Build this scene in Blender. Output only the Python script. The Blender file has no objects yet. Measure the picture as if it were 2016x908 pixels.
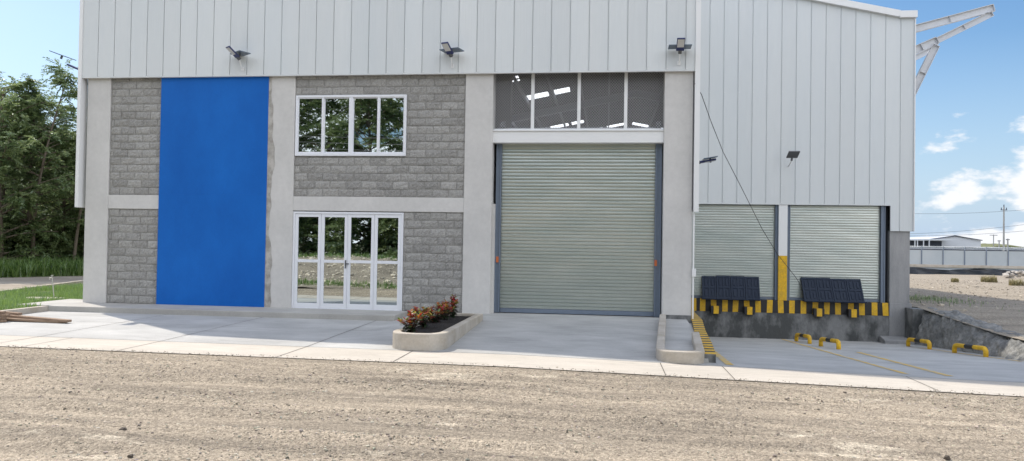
import bpy, math, random
import numpy as np
from mathutils import Vector, Matrix
random.seed(7); rng = np.random.default_rng(11)
R = math.radians
sc = bpy.context.scene
col = sc.collection
# ------------------------------------------------------------------ camera frame
F = 1500.0; YAW, PITCH, ROLL = R(7.0948), R(.96306), R(.91689); CAM = Vector((0, -17.987, 1.678))
_r = Vector((math.cos(YAW), math.sin(YAW), 0)); _w = Vector((-math.sin(YAW), math.cos(YAW), 0)); _u = Vector((0, 0, 1))
_w2 = _w*math.cos(PITCH)+_u*math.sin(PITCH); _u2 = -_w*math.sin(PITCH)+_u*math.cos(PITCH)
CR = _r*math.cos(ROLL)+_u2*math.sin(ROLL); CU = -_r*math.sin(ROLL)+_u2*math.cos(ROLL); CW = _w2
def U(px, py, ax, val):
    d = CW+CR*((px-1008)/F)+CU*((454-py)/F); i = 'xyz'.index(ax)
    return CAM+d*((val-CAM[i])/d[i])
def UG(px, py, fn):                       # pixel onto a height field
    z = 0.
    for _ in range(12):
        p = U(px, py, 'z', z); z = fn(p.x, p.y)
    return U(px, py, 'z', z)
# ------------------------------------------------------------------ materials
def new_mat(name):
    m = bpy.data.materials.new(name); m.use_nodes = True
    return m, m.node_tree.nodes, m.node_tree.links
def N(nt, typ, **kw):
    n = nt.new(typ)
    for k, v in kw.items():
        if k.startswith('i_'): n.inputs[int(k[2:])].default_value = v
        else: setattr(n, k, v)
    return n
def rgba(c): return (c[0], c[1], c[2], 1)
def M(name, c, rough=.7, metal=0., var=None, c2=None, bump=None, stretch=(1, 1, 1), fine=None, spec=.5, attr=None, trans=0., sub=None):
    """var=(scale, lo, hi) noise between c and c2; fine=(scale, amount) value jitter; bump=(scale, strength, dist)"""
    m, nt, lk = new_mat(name); b = nt['Principled BSDF']
    b.inputs['Roughness'].default_value = rough; b.inputs['Metallic'].default_value = metal
    b.inputs['Specular IOR Level'].default_value = spec; b.inputs['Base Color'].default_value = rgba(c)
    tc = nt.new('ShaderNodeTexCoord'); mp = nt.new('ShaderNodeMapping'); mp.inputs['Scale'].default_value = stretch
    lk.new(tc.outputs['Object'], mp.inputs['Vector'])
    cur = None
    if var:
        nz = N(nt, 'ShaderNodeTexNoise'); nz.inputs['Scale'].default_value = var[0]; nz.inputs['Detail'].default_value = 6; nz.inputs['Roughness'].default_value = .62
        lk.new(mp.outputs[0], nz.inputs['Vector'])
        cr = nt.new('ShaderNodeValToRGB'); cr.color_ramp.elements[0].position = var[1]; cr.color_ramp.elements[1].position = var[2]
        cr.color_ramp.elements[0].color = rgba(c); cr.color_ramp.elements[1].color = rgba(c2)
        lk.new(nz.outputs['Fac'], cr.inputs['Fac']); cur = cr.outputs['Color']
    if fine:
        nz = N(nt, 'ShaderNodeTexNoise'); nz.inputs['Scale'].default_value = fine[0]; nz.inputs['Detail'].default_value = 4; nz.inputs['Roughness'].default_value = .7
        lk.new(mp.outputs[0], nz.inputs['Vector'])
        mr = nt.new('ShaderNodeMapRange'); mr.inputs[1].default_value = .3; mr.inputs[2].default_value = .7
        mr.inputs[3].default_value = 1-fine[1]; mr.inputs[4].default_value = 1+fine[1]
        lk.new(nz.outputs['Fac'], mr.inputs[0])
        hs = nt.new('ShaderNodeVectorMath'); hs.operation = 'SCALE'
        if cur: lk.new(cur, hs.inputs[0])
        else: hs.inputs[0].default_value = c
        lk.new(mr.outputs[0], hs.inputs['Scale']); cur = hs.outputs[0]
    if attr:
        at = nt.new('ShaderNodeAttribute'); at.attribute_name = attr
        mx = nt.new('ShaderNodeVectorMath'); mx.operation = 'MULTIPLY'
        if cur: lk.new(cur, mx.inputs[0])
        else: mx.inputs[0].default_value = c
        lk.new(at.outputs['Color'], mx.inputs[1]); cur = mx.outputs[0]
    if cur: lk.new(cur, b.inputs['Base Color'])
    if bump:
        nz = N(nt, 'ShaderNodeTexNoise'); nz.inputs['Scale'].default_value = bump[0]; nz.inputs['Detail'].default_value = 5
        lk.new(mp.outputs[0], nz.inputs['Vector'])
        bp = nt.new('ShaderNodeBump'); bp.inputs['Strength'].default_value = bump[1]; bp.inputs['Distance'].default_value = bump[2]
        lk.new(nz.outputs['Fac'], bp.inputs['Height']); lk.new(bp.outputs[0], b.inputs['Normal'])
    return m
MT = {}
MT['clad'] = M('white_cladding', (.62, .66, .675), .45, 0, (.8, .3, .75), (.675, .70, .70), stretch=(1, 1, .15), fine=(9, .012), attr='tone')
MT['trim'] = M('white_trim', (.78, .79, .79), .4)
MT['conc'] = M('smooth_render_concrete', (.52, .515, .50), .85, 0, (.9, .3, .75), (.64, .63, .61), bump=(30, .15, .01), fine=(9, .05))
MT['stain'] = M('patched_render', (.30, .285, .26), .9, 0, (3.5, .42, .58), (.47, .45, .42), bump=(25, .3, .02), fine=(18, .08))
MT['conc_dark'] = M('damp_concrete', (.075, .08, .08), .85, 0, (1.9, .42, .60), (.23, .235, .235), bump=(12, .35, .03), fine=(22, .12), stretch=(1, 1, .55))
MT['conc_cast'] = M('formed_concrete', (.24, .245, .25), .85, 0, (1.3, .3, .72), (.36, .36, .36), bump=(12, .2, .02), fine=(20, .08), stretch=(2.2, 2.2, .5))
MT['block'] = M('split_face_block', (.325, .32, .305), .95, 0, bump=(45, .9, .02), fine=(30, .25), attr='tone')
MT['mortar'] = M('mortar', (.36, .355, .34), .95, fine=(20, .2), bump=(60, .3, .01))
MT['blue'] = M('blue_paint', (.003, .105, .43), .5, 0, (.9, .3, .72), (.006, .140, .53), bump=(1.6, .12, .06), spec=.25, stretch=(1, 1, .6), fine=(35, .04))
MT['alu'] = M('white_aluminium', (.78, .80, .84), .35)
MT['galv'] = M('galvanised_slats', (.52, .58, .555), .36, .9, (1.2, .3, .7), (.65, .68, .64), stretch=(.5, .5, 1.6), fine=(40, .06))
MT['steel_blue'] = M('blue_grey_steel', (.16, .20, .26), .45, .1, fine=(10, .06))
MT['dark'] = M('dark_void_shade', (.03, .033, .04), .7)  # near-black colour stands for the shade in an open gap
MT['inner'] = M('grey_interior', (.22, .22, .23), .8, fine=(3, .1))
MT['inner_steel'] = M('grey_interior_steel', (.34, .35, .37), .6)
MT['mesh'] = M('galvanised_mesh_wire', (.60, .60, .62), .6, 0)
MT['yellow'] = M('yellow_paint', (.78, .47, .012), .55, 0, (7, .36, .62), (.60, .36, .03), fine=(26, .14))
MT['yellow_line'] = M('worn_yellow_line', (.66, .45, .12), .8, 0, (4, .45, .62), (.52, .46, .34), fine=(30, .12))
MT['black'] = M('black_paint', (.022, .022, .024), .5, fine=(20, .2))
MT['navy'] = M('navy_rubber_panel', (.017, .027, .050), .6, 0, (3, .3, .7), (.024, .035, .058), fine=(14, .15), spec=.25)
MT['navy_plastic'] = M('navy_housing', (.025, .035, .12), .4)
MT['lens'] = M('frosted_lens', (.62, .62, .60), .4)
MT['solar'] = M('solar_cells', (.10, .14, .19), .18)
MT['grey_plastic'] = M('grey_housing', (.10, .105, .11), .5)
MT['orange'] = M('orange_sticker', (.62, .16, .05), .6)
MT['soil'] = M('dark_soil', (.020, .016, .014), .95, fine=(60, .5), bump=(50, 1., .04))
MT['wood'] = M('weathered_timber', (.20, .13, .085), .85, 0, (4, .3, .7), (.34, .25, .18), stretch=(1, 9, 9), bump=(20, .3, .01))
MT['stem'] = M('bark', (.16, .13, .10), .9, bump=(18, .6, .03), fine=(12, .25))
MT['steel_w'] = M('white_structural_steel', (.60, .62, .65), .5, fine=(5, .04))
MT['fence'] = M('zinc_fence_sheet', (.42, .47, .50), .5, .25, (.3, .3, .7), (.50, .54, .56))
MT['tarp'] = M('black_tarp', (.02, .024, .03), .35)
MT['stone_dark'] = M('brown_clod', (.10, .085, .07), .95, bump=(40, .7, .02))
MT['cable'] = M('black_cable', (.03, .03, .03), .6)
MT['wire'] = M('grey_wire', (.12, .13, .15), .6)
MT['white_far'] = M('far_white_wall', (.52, .55, .60), .7)
MT['navy_far'] = M('far_dark_wall', (.045, .055, .085), .8, fine=(.6, .3))
MT['pipe'] = M('white_pvc_pipe', (.55, .54, .50), .5)
def mirror_glass():
    m, nt, lk = new_mat('reflective_glass'); b = nt['Principled BSDF']
    b.inputs['Base Color'].default_value = (.50, .55, .55, 1); b.inputs['Metallic'].default_value = 1.; b.inputs['Roughness'].default_value = .012
    tc = nt.new('ShaderNodeTexCoord'); nz = N(nt, 'ShaderNodeTexNoise'); nz.inputs['Scale'].default_value = 1.6; nz.inputs['Detail'].default_value = 0
    lk.new(tc.outputs['Object'], nz.inputs['Vector'])
    bp = nt.new('ShaderNodeBump'); bp.inputs['Strength'].default_value = .012; bp.inputs['Distance'].default_value = .02
    lk.new(nz.outputs['Fac'], bp.inputs['Height']); lk.new(bp.outputs[0], b.inputs['Normal'])
    return m
MT['glass'] = mirror_glass()
def translucent(name, c):
    m, nt, lk = new_mat(name); nt.remove(nt['Principled BSDF'])
    t = nt.new('ShaderNodeBsdfTranslucent'); t.inputs[0].default_value = rgba(c)
    lk.new(t.outputs[0], nt['Material Output'].inputs[0]); return m
MT['sky_panel'] = translucent('translucent_roof_sheet', (.85, .9, .92))
def leaf_mat(name, c, c2, attr=None):
    m, nt, lk = new_mat(name); nt.remove(nt['Principled BSDF'])
    out = nt['Material Output']
    if attr:
        a = nt.new('ShaderNodeAttribute'); a.attribute_name = attr; colr = a.outputs['Color']
    else:
        a = nt.new('ShaderNodeAttribute'); a.attribute_name = 'tone'
        mx = nt.new('ShaderNodeMix'); mx.data_type = 'RGBA'
        mx.inputs[6].default_value = rgba(c); mx.inputs[7].default_value = rgba(c2)
        lk.new(a.outputs['Fac'], mx.inputs[0]); colr = mx.outputs[2]
    d = nt.new('ShaderNodeBsdfDiffuse'); t = nt.new('ShaderNodeBsdfTranslucent'); g = nt.new('ShaderNodeBsdfGlossy'); g.inputs['Roughness'].default_value = .38
    g.inputs['Color'].default_value = (.8, .85, .9, 1)
    lk.new(colr, d.inputs[0]); lk.new(colr, t.inputs[0])
    m1 = nt.new('ShaderNodeMixShader'); m1.inputs[0].default_value = .5; lk.new(d.outputs[0], m1.inputs[1]); lk.new(t.outputs[0], m1.inputs[2])
    m2 = nt.new('ShaderNodeMixShader'); m2.inputs[0].default_value = .07; lk.new(m1.outputs[0], m2.inputs[1]); lk.new(g.outputs[0], m2.inputs[2])
    lk.new(m2.outputs[0], out.inputs[0]); return m
MT['leaf'] = leaf_mat('foliage', (.10, .165, .06), (.34, .41, .18))
MT['leaf_grass'] = leaf_mat('grass_blades', (.11, .20, .045), (.27, .40, .11))
MT['leaf_dry'] = leaf_mat('dry_grass_blades', (.30, .25, .12), (.42, .38, .2))
MT['croton'] = leaf_mat('croton_leaves', (0, 0, 0), (0, 0, 0), 'leafcol')
# concrete paving: broom lines, stains
def paving(name, c, c2):
    m, nt, lk = new_mat(name); b = nt['Principled BSDF']; b.inputs['Roughness'].default_value = .85
    tc = nt.new('ShaderNodeTexCoord')
    def noise(scale, st, det=5, ro=.6):
        mp = nt.new('ShaderNodeMapping'); mp.inputs['Scale'].default_value = st; lk.new(tc.outputs['Object'], mp.inputs[0])
        n = N(nt, 'ShaderNodeTexNoise'); n.inputs['Scale'].default_value = scale; n.inputs['Detail'].default_value = det; n.inputs['Roughness'].default_value = ro
        lk.new(mp.outputs[0], n.inputs['Vector']); return n.outputs['Fac']
    a = noise(.7, (1, 1.6, 1)); br = noise(5, (.35, 11, 1), 4); fi = noise(45, (1, 1, 1), 3)
    cr = nt.new('ShaderNodeValToRGB'); cr.color_ramp.elements[0].position = .34; cr.color_ramp.elements[1].position = .68
    cr.color_ramp.elements[0].color = rgba(c); cr.color_ramp.elements[1].color = rgba(c2); lk.new(a, cr.inputs[0])
    def rng_(s, lo, hi):
        mr = nt.new('ShaderNodeMapRange'); mr.inputs[1].default_value = .3; mr.inputs[2].default_value = .7; mr.inputs[3].default_value = lo; mr.inputs[4].default_value = hi
        lk.new(s, mr.inputs[0]); return mr.outputs[0]
    m1 = nt.new('ShaderNodeMath'); m1.operation = 'MULTIPLY'; lk.new(rng_(br, .84, 1.12), m1.inputs[0]); lk.new(rng_(fi, .93, 1.07), m1.inputs[1])
    stn = noise(1.7, (.5, 1.4, 1), 8, .75); sm = nt.new('ShaderNodeMapRange'); sm.inputs[1].default_value = .56; sm.inputs[2].default_value = .70; sm.inputs[3].default_value = 1.; sm.inputs[4].default_value = .80; lk.new(stn, sm.inputs[0])
    m3 = nt.new('ShaderNodeMath'); m3.operation = 'MULTIPLY'; lk.new(m1.outputs[0], m3.inputs[0]); lk.new(sm.outputs[0], m3.inputs[1]); m1 = m3
    v = nt.new('ShaderNodeVectorMath'); v.operation = 'SCALE'; lk.new(cr.outputs[0], v.inputs[0]); lk.new(m1.outputs[0], v.inputs['Scale'])
    lk.new(v.outputs[0], b.inputs['Base Color'])
    bp = nt.new('ShaderNodeBump'); bp.inputs['Strength'].default_value = .25; bp.inputs['Distance'].default_value = .01; lk.new(br, bp.inputs['Height']); lk.new(bp.outputs[0], b.inputs['Normal'])
    return m
MT['pave'] = paving('broomed_concrete', (.37, .37, .36), (.50, .50, .485))
MT['drive'] = paving('rough_broomed_concrete', (.34, .34, .33), (.47, .47, .455))
MT['strip'] = paving('pale_concrete_apron', (.49, .45, .39), (.56, .515, .45))
MT['walk'] = M('sidewalk_concrete', (.36, .35, .33), .85, 0, (1.2, .35, .7), (.46, .45, .42), fine=(30, .06), bump=(40, .2, .01))
MT['kerb'] = M('kerb_concrete', (.38, .335, .27), .85, 0, (2.2, .35, .7), (.51, .475, .42), fine=(25, .08), bump=(35, .25, .01))
MT['joint'] = M('joint_filler', (.10, .09, .08), .9)
def gravel_mat(name, c, c2, cs, ruts=True):
    m, nt, lk = new_mat(name); b = nt['Principled BSDF']; b.inputs['Roughness'].default_value = .95; b.inputs['Specular IOR Level'].default_value = .2
    tc = nt.new('ShaderNodeTexCoord')
    def noise(scale, st=(1, 1, 1), det=5, ro=.6):
        mp = nt.new('ShaderNodeMapping'); mp.inputs['Scale'].default_value = st; lk.new(tc.outputs['Object'], mp.inputs[0])
        n = N(nt, 'ShaderNodeTexNoise'); n.inputs['Scale'].default_value = scale; n.inputs['Detail'].default_value = det; n.inputs['Roughness'].default_value = ro
        lk.new(mp.outputs[0], n.inputs['Vector']); return n.outputs['Fac']
    big = noise(1.3, (.16, 2.0, 1), 7, .68); pale = noise(.9, (.6, 1.3, 1), 7, .7)
    vo = nt.new('ShaderNodeTexVoronoi'); vo.inputs['Scale'].default_value = 34; lk.new(tc.outputs['Object'], vo.inputs['Vector'])
    vo2 = nt.new('ShaderNodeTexVoronoi'); vo2.inputs['Scale'].default_value = 85; lk.new(tc.outputs['Object'], vo2.inputs['Vector'])
    cr = nt.new('ShaderNodeValToRGB'); e = cr.color_ramp.elements
    e[0].position = .36; e[1].position = .66; e[0].color = rgba(c); e[1].color = rgba(c2); lk.new(big, cr.inputs[0])
    mr = nt.new('ShaderNodeMapRange'); mr.inputs[1].default_value = .60; mr.inputs[2].default_value = .70; lk.new(pale, mr.inputs[0])
    mx = nt.new('ShaderNodeMix'); mx.data_type = 'RGBA'; lk.new(mr.outputs[0], mx.inputs[0]); lk.new(cr.outputs[0], mx.inputs[6]); mx.inputs[7].default_value = rgba(cs)
    sep = nt.new('ShaderNodeSeparateColor'); lk.new(vo.outputs['Color'], sep.inputs[0]); sep2 = nt.new('ShaderNodeSeparateColor'); lk.new(vo2.outputs['Color'], sep2.inputs[0])
    def mrg(s, lo, hi, a=0., bb=1.):
        q = nt.new('ShaderNodeMapRange'); q.inputs[1].default_value = a; q.inputs[2].default_value = bb; q.inputs[3].default_value = lo; q.inputs[4].default_value = hi; lk.new(s, q.inputs[0]); return q.outputs[0]
    mu = nt.new('ShaderNodeMath'); mu.operation = 'MULTIPLY'; lk.new(mrg(sep.outputs[0], .74, 1.22), mu.inputs[0]); lk.new(mrg(sep2.outputs[0], .66, 1.3), mu.inputs[1])
    v = nt.new('ShaderNodeVectorMath'); v.operation = 'SCALE'; lk.new(mx.outputs[2], v.inputs[0]); lk.new(mu.outputs[0], v.inputs['Scale']); lk.new(v.outputs[0], b.inputs['Base Color'])
    ad = nt.new('ShaderNodeMath'); ad.operation = 'ADD'; lk.new(vo.outputs['Distance'], ad.inputs[0]); lk.new(vo2.outputs['Distance'], ad.inputs[1])
    bp = nt.new('ShaderNodeBump'); bp.inputs['Strength'].default_value = .7; bp.inputs['Distance'].default_value = .012; bp.invert = True
    lk.new(ad.outputs[0], bp.inputs['Height']); lk.new(bp.outputs[0], b.inputs['Normal'])
    return m
MT['gravel'] = gravel_mat('compacted_gravel', (.255, .22, .175), (.46, .392, .305), (.64, .565, .45))
MT['lot'] = gravel_mat('stony_dirt', (.28, .245, .20), (.42, .365, .29), (.48, .43, .35))
MT['dirt'] = M('dirt_track', (.28, .235, .19), .95, 0, (.5, .35, .65), (.36, .32, .26), stretch=(.5, 1.5, 1), fine=(9, .15), bump=(8, .4, .04))
MT['stones'] = M('loose_stones', (1, 1, 1), .9, attr='tone')
def ground_mat():
    m, nt, lk = new_mat('earth_and_scrub'); b = nt['Principled BSDF']; b.inputs['Roughness'].default_value = .95
    tc = nt.new('ShaderNodeTexCoord'); n = N(nt, 'ShaderNodeTexNoise'); n.inputs['Scale'].default_value = .12; n.inputs['Detail'].default_value = 8
    lk.new(tc.outputs['Object'], n.inputs['Vector'])
    cr = nt.new('ShaderNodeValToRGB'); e = cr.color_ramp.elements; e[0].position = .42; e[1].position = .6; e[0].color = (.25, .22, .17, 1); e[1].color = (.09, .12, .045, 1)
    lk.new(n.outputs['Fac'], cr.inputs[0]); lk.new(cr.outputs[0], b.inputs['Base Color']); return m
MT['ground'] = ground_mat()
MT['berm'] = M('rough_shotcrete', (.15, .155, .155), .95, 0, (1.8, .35, .65), (.30, .30, .29), fine=(14, .25), bump=(9, 1., .08))
MT['grassy'] = M('grassy_soil', (.10, .13, .045), .95, 0, (1.5, .4, .62), (.20, .19, .11), fine=(20, .3))
# ------------------------------------------------------------------ mesh helpers
class MB:
    def __init__(s): s.v = []; s.f = []; s.mi = []
    def face(s, pts, mi=0):
        b = len(s.v); s.v += [tuple(p) for p in pts]; s.f.append(tuple(range(b, b+len(pts)))); s.mi.append(mi); return s
    def box(s, x0, x1, y0, y1, z0, z1, mi=0):
        return s.hexa([(x0, y0, z0), (x1, y0, z0), (x1, y1, z0), (x0, y1, z0), (x0, y0, z1), (x1, y0, z1), (x1, y1, z1), (x0, y1, z1)], mi)
    def hexa(s, p, mi=0):
        b = len(s.v); s.v += [tuple(q) for q in p]
        for f in ((0, 3, 2, 1), (4, 5, 6, 7), (0, 1, 5, 4), (1, 2, 6, 5), (2, 3, 7, 6), (3, 0, 4, 7)):
            s.f.append(tuple(b+i for i in f)); s.mi.append(mi)
        return s
    def obox(s, c, ax, ay, az, hx, hy, hz, mi=0):
        c = Vector(c); ax = Vector(ax).normalized()*hx; ay = Vector(ay).normalized()*hy; az = Vector(az).normalized()*hz
        P = [c+ax*i+ay*j+az*k for k in (-1, 1) for i, j in ((-1, -1), (1, -1), (1, 1), (-1, 1))]
        return s.hexa(P, mi)
    def beam(s, a, b, w, h, up=(0, 0, 1), mi=0):
        a = Vector(a); b = Vector(b); d = (b-a).normalized(); sd = d.cross(Vector(up)).normalized(); u = sd.cross(d)
        return s.obox((a+b)/2, d, sd, u, (b-a).length/2, w/2, h/2, mi)
    def tube(s, pts, r, n=8, mi=0, cap=True):
        pts = [Vector(p) for p in pts]; rs = r if hasattr(r, '__len__') else [r]*len(pts)
        base = len(s.v); prev = None
        for i, p in enumerate(pts):
            d = (pts[min(i+1, len(pts)-1)]-pts[max(i-1, 0)]).normalized()
            if prev is None: sd = d.cross(Vector((0, 0, 1)) if abs(d.z) < .9 else Vector((1, 0, 0))).normalized()
            else: sd = (prev-d*prev.dot(d)).normalized()
            prev = sd; u = d.cross(sd)
            for k in range(n):
                a = 2*math.pi*k/n; s.v.append(tuple(p+(sd*math.cos(a)+u*math.sin(a))*rs[i]))
        for i in range(len(pts)-1):
            for k in range(n):
                a = base+i*n+k; b = base+i*n+(k+1) % n
                s.f.append((a, b, b+n, a+n)); s.mi.append(mi)
        if cap:
            s.f.append(tuple(base+k for k in range(n))[::-1]); s.mi.append(mi)
            e = base+(len(pts)-1)*n; s.f.append(tuple(e+k for k in range(n))); s.mi.append(mi)
        return s
    def prism(s, poly, z0, z1, mi=0):
        n = len(poly); z0 = z0 if hasattr(z0, '__len__') else [z0]*n; z1 = z1 if hasattr(z1, '__len__') else [z1]*n
        b = len(s.v)
        s.v += [(p[0], p[1], z0[i]) for i, p in enumerate(poly)]+[(p[0], p[1], z1[i]) for i, p in enumerate(poly)]
        s.f.append(tuple(range(b, b+n))[::-1]); s.f.append(tuple(range(b+n, b+2*n))); s.mi += [mi, mi]
        for i in range(n):
            j = (i+1) % n; s.f.append((b+i, b+j, b+n+j, b+n+i)); s.mi.append(mi)
        return s
    def build(s, name, mats, parent=None, smooth=False, bevel=0, loc=None):
        me = bpy.data.meshes.new(name); me.from_pydata(s.v, [], s.f)
        mats = mats if isinstance(mats, (list, tuple)) else [mats]
        for m in mats: me.materials.append(m)
        if len(mats) > 1: me.polygons.foreach_set('material_index', s.mi)
        if smooth: me.polygons.foreach_set('use_smooth', [True]*len(me.polygons))
        me.update()
        o = bpy.data.objects.new(name, me); col.objects.link(o)
        if parent: o.parent = parent
        if loc: o.location = loc
        if bevel:
            b = o.modifiers.new('bevel', 'BEVEL'); b.width = bevel; b.segments = 2; b.limit_method = 'ANGLE'; b.angle_limit = R(40)
        return o
def raw(name, V, Fq, mat, parent=None, tone=None, colr=None, smooth=False, loc=None):
    V = np.asarray(V, np.float32).reshape(-1, 3); Fq = np.asarray(Fq, np.int32); k = Fq.shape[1]
    me = bpy.data.meshes.new(name); me.vertices.add(len(V)); me.vertices.foreach_set('co', V.ravel())
    me.loops.add(Fq.size); me.loops.foreach_set('vertex_index', Fq.ravel())
    me.polygons.add(len(Fq)); me.polygons.foreach_set('loop_start', np.arange(0, Fq.size, k, dtype=np.int32))
    me.polygons.foreach_set('loop_total', np.full(len(Fq), k, np.int32))
    me.polygons.foreach_set('use_smooth', np.full(len(Fq), bool(smooth)))
    me.update(calc_edges=True); me.validate()
    if tone is not None:
        a = me.color_attributes.new('tone', 'FLOAT_COLOR', 'POINT'); t = np.asarray(tone, np.float32)
        if t.ndim == 1: t = np.repeat(t[:, None], 3, 1)
        a.data.foreach_set('color', np.c_[t, np.ones(len(t))].astype(np.float32).ravel())
    if colr is not None:
        a = me.color_attributes.new('leafcol', 'FLOAT_COLOR', 'POINT'); a.data.foreach_set('color', np.c_[colr, np.ones(len(colr))].astype(np.float32).ravel())
    me.materials.append(mat)
    o = bpy.data.objects.new(name, me); col.objects.link(o)
    if parent: o.parent = parent
    if loc: o.location = loc
    return o
def grid(name, xs, ys, fn, mat, **kw):
    X, Y = np.meshgrid(xs, ys); Z = fn(X, Y); nx = len(xs); ny = len(ys)
    i, j = np.meshgrid(np.arange(nx-1), np.arange(ny-1)); a = (j*nx+i).ravel()
    return raw(name, np.stack([X, Y, Z], -1), np.stack([a, a+1, a+1+nx, a+nx], 1), mat, **kw)
def empty(name, loc=(0, 0, 0), rz=0):
    o = bpy.data.objects.new(name, None); col.objects.link(o); o.location = loc; o.rotation_euler.z = rz; o.empty_display_size = .2; return o
def tag(o, label=None, cat=None, group=None, kind=None):
    for k, v in (('label', label), ('category', cat), ('group', group), ('kind', kind)):
        if v: o[k] = v
    return o
def copy_tree(o, parent=None):
    c = o.copy(); col.objects.link(c)
    if parent: c.parent = parent
    for ch in [q for q in bpy.data.objects if q.parent == o]: copy_tree(ch, c)
    return c
def vnoise(X, Y, s, seed=0):               # smooth value noise
    r = np.random.default_rng(seed).random((256, 256)); x = X*s; y = Y*s
    xi = np.floor(x).astype(int); yi = np.floor(y).astype(int); fx = x-xi; fy = y-yi
    fx = fx*fx*(3-2*fx); fy = fy*fy*(3-2*fy); g = lambda a, b: r[a % 256, b % 256]
    return (g(xi, yi)*(1-fx)+g(xi+1, yi)*fx)*(1-fy)+(g(xi, yi+1)*(1-fx)+g(xi+1, yi+1)*fx)*fy-.5
# ------------------------------------------------------------------ ground heights
YE = -6.45; YJ = -5.2; YD = 7.16
def edge_z(x): return np.interp(x, [-14, -1.5, 6, 12], [-.15, -.20, -.36, -.42])
def pave_z(x, y):
    y0 = np.interp(x, [-4.8, -4.6], [-1.15, 0.]); z1 = np.interp(x, [-4.8, -4.4], [-.13, -.01])
    t = np.clip((y-YJ)/(y0-YJ), 0, 1.1); return edge_z(x)*(1-t)+z1*t
def ramp_z(x, y):
    t = np.clip((y-YJ)/(YD-YJ), 0, 1); return edge_z(x)*(1-t)-1.23*t
def lot_z(x, y):
    return np.interp(y, [-7, 2, 7, 70, 120], [-.42, -.36, -.10, -.78, -.9])+0*x
def yard_z(x, y):
    z = edge_z(x)-.015*np.clip((YE-y)/1., 0, 1)-.01
    return z+.0*x
# far ground, one sheet with a basin under the building and the ramp
gx = np.array([-1500, -700, -300, -150, -90, -60, -40, -30, -26, -22, -18, -14.5, -13.6, -13.2, 1.9, 2.1, 9.35, 9.7, 12, 16, 22, 30, 45, 60, 90, 150, 300, 700, 1500.])
gy = np.array([-700, -300, -120, -60, -40, -30, -22, -16, -12, -6.6, -6.4, -5.3, -5.0, 0, 3, 7, 7.4, 12, 20, 30, 44.5, 45.5, 55, 70, 120, 300, 700, 1500.])
def ground_fn(X, Y):
    Z = np.where(X > 9.6, lot_z(X, Y)-.05, np.where(X < -13.3, -.12-.10*np.clip((-13.6-X)/6, 0, 1), -.55))
    Z = np.where(Y < -6.3, np.interp(X, [-14, -1.5, 6, 12], [-.15, -.2, -.36, -.42])-.12, Z)
    Z = np.where((X > 1.5) & (X < 9.69) & (Y > -6.45) & (Y < 8), -1.7, Z)
    Z = np.where((X < -13.3) & (Y > -6.3), -.22, Z)
    return Z-np.clip(np.hypot(X, Y)-120, 0, 2000)*.001
tag(grid('ground', gx, gy, ground_fn, MT['ground']), kind='structure')
# gravel yard with ruts
def yard_h(X, Y):
    Z = yard_z(X, Y)
    w = np.clip((YE-.05-Y)/.5, 0, 1)
    Z = Z+w*(.06*vnoise(X*.25, Y, 1.4, 1)+.06*vnoise(X*.3, Y, 3.4, 2)+.018*vnoise(X*.8, Y, 9, 3)+.010*vnoise(X, Y, 24, 4)+.008*vnoise(X, Y, 55, 5))
    for yc, a, s in ((-7.75, -.035, .13), (-8.02, .03, .10), (-9.15, -.04, .16), (-9.5, .035, .12), (-7.1, .015, .12), (-10.3, -.04, .15), (-10.65, .03, .12)):
        Z = Z+w*a*np.exp(-((Y-yc-.05*X*.3-.1*np.sin(X*.5))/s)**2)
    return Z
tag(grid('gravel_yard', np.arange(-11, 7.51, .03), np.arange(-12.5, YE+.001, .02), yard_h, MT['gravel'], smooth=True), kind='structure')
def coarse_h(X, Y): return yard_z(X, Y)-.035+.03*vnoise(X, Y, .8, 9)
tag(grid('gravel_road', np.arange(-24, 24.1, .4), np.r_[np.arange(-26, -6.6, .4), YE-.02], coarse_h, MT['gravel'], smooth=True), kind='structure')
# loose stones
def icos():
    t = (1+5**.5)/2; v = np.array([(-1, t, 0), (1, t, 0), (-1, -t, 0), (1, -t, 0), (0, -1, t), (0, 1, t), (0, -1, -t), (0, 1, -t), (t, 0, -1), (t, 0, 1), (-t, 0, -1), (-t, 0, 1)])/1.9
    f = np.array([(0, 11, 5), (0, 5, 1), (0, 1, 7), (0, 7, 10), (0, 10, 11), (1, 5, 9), (5, 11, 4), (11, 10, 2), (10, 7, 6), (7, 1, 8), (3, 9, 4), (3, 4, 2), (3, 2, 6), (3, 6, 8), (3, 8, 9), (4, 9, 5), (2, 4, 11), (6, 2, 10), (8, 6, 7), (9, 8, 1)])
    return v, f
IV, IF = icos()
def stones(name, P, size, tones, mat, flat=.6):
    n = len(P); V = IV[None]*(1+.35*(rng.random((n, 12, 1))-.5)*2)
    sc3 = size[:, None, None]*np.stack([rng.uniform(.7, 1.3, n), rng.uniform(.6, 1.1, n), rng.uniform(flat*.6, flat*1.2, n)], 1)[:, None]
    V = V*sc3; a = rng.random(n)*6.28; c, s = np.cos(a)[:, None], np.sin(a)[:, None]
    V = np.stack([V[..., 0]*c-V[..., 1]*s, V[..., 0]*s+V[..., 1]*c, V[..., 2]], -1)+P[:, None]
    Fq = (IF[None]+np.arange(n)[:, None, None]*12).reshape(-1, 3)
    return raw(name, V, Fq, mat, tone=np.repeat(tones, 12, 0))
n = 24000
sx = rng.uniform(-10.5, 7, n*3); sy = rng.uniform(-12.2, YE-.05, n*3)
dens = .25+1.3*np.clip(vnoise(sx*.45, sy*1.6, 1.0, 21)+.2*vnoise(sx, sy, 4, 22), 0, 1)*2
k = rng.random(n*3) < dens/1.7; sx, sy = sx[k][:n], sy[k][:n]; n = len(sx)
sz = rng.gamma(1.7, .0032, n)+.003; sz = np.clip(sz, .003, .020)
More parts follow.
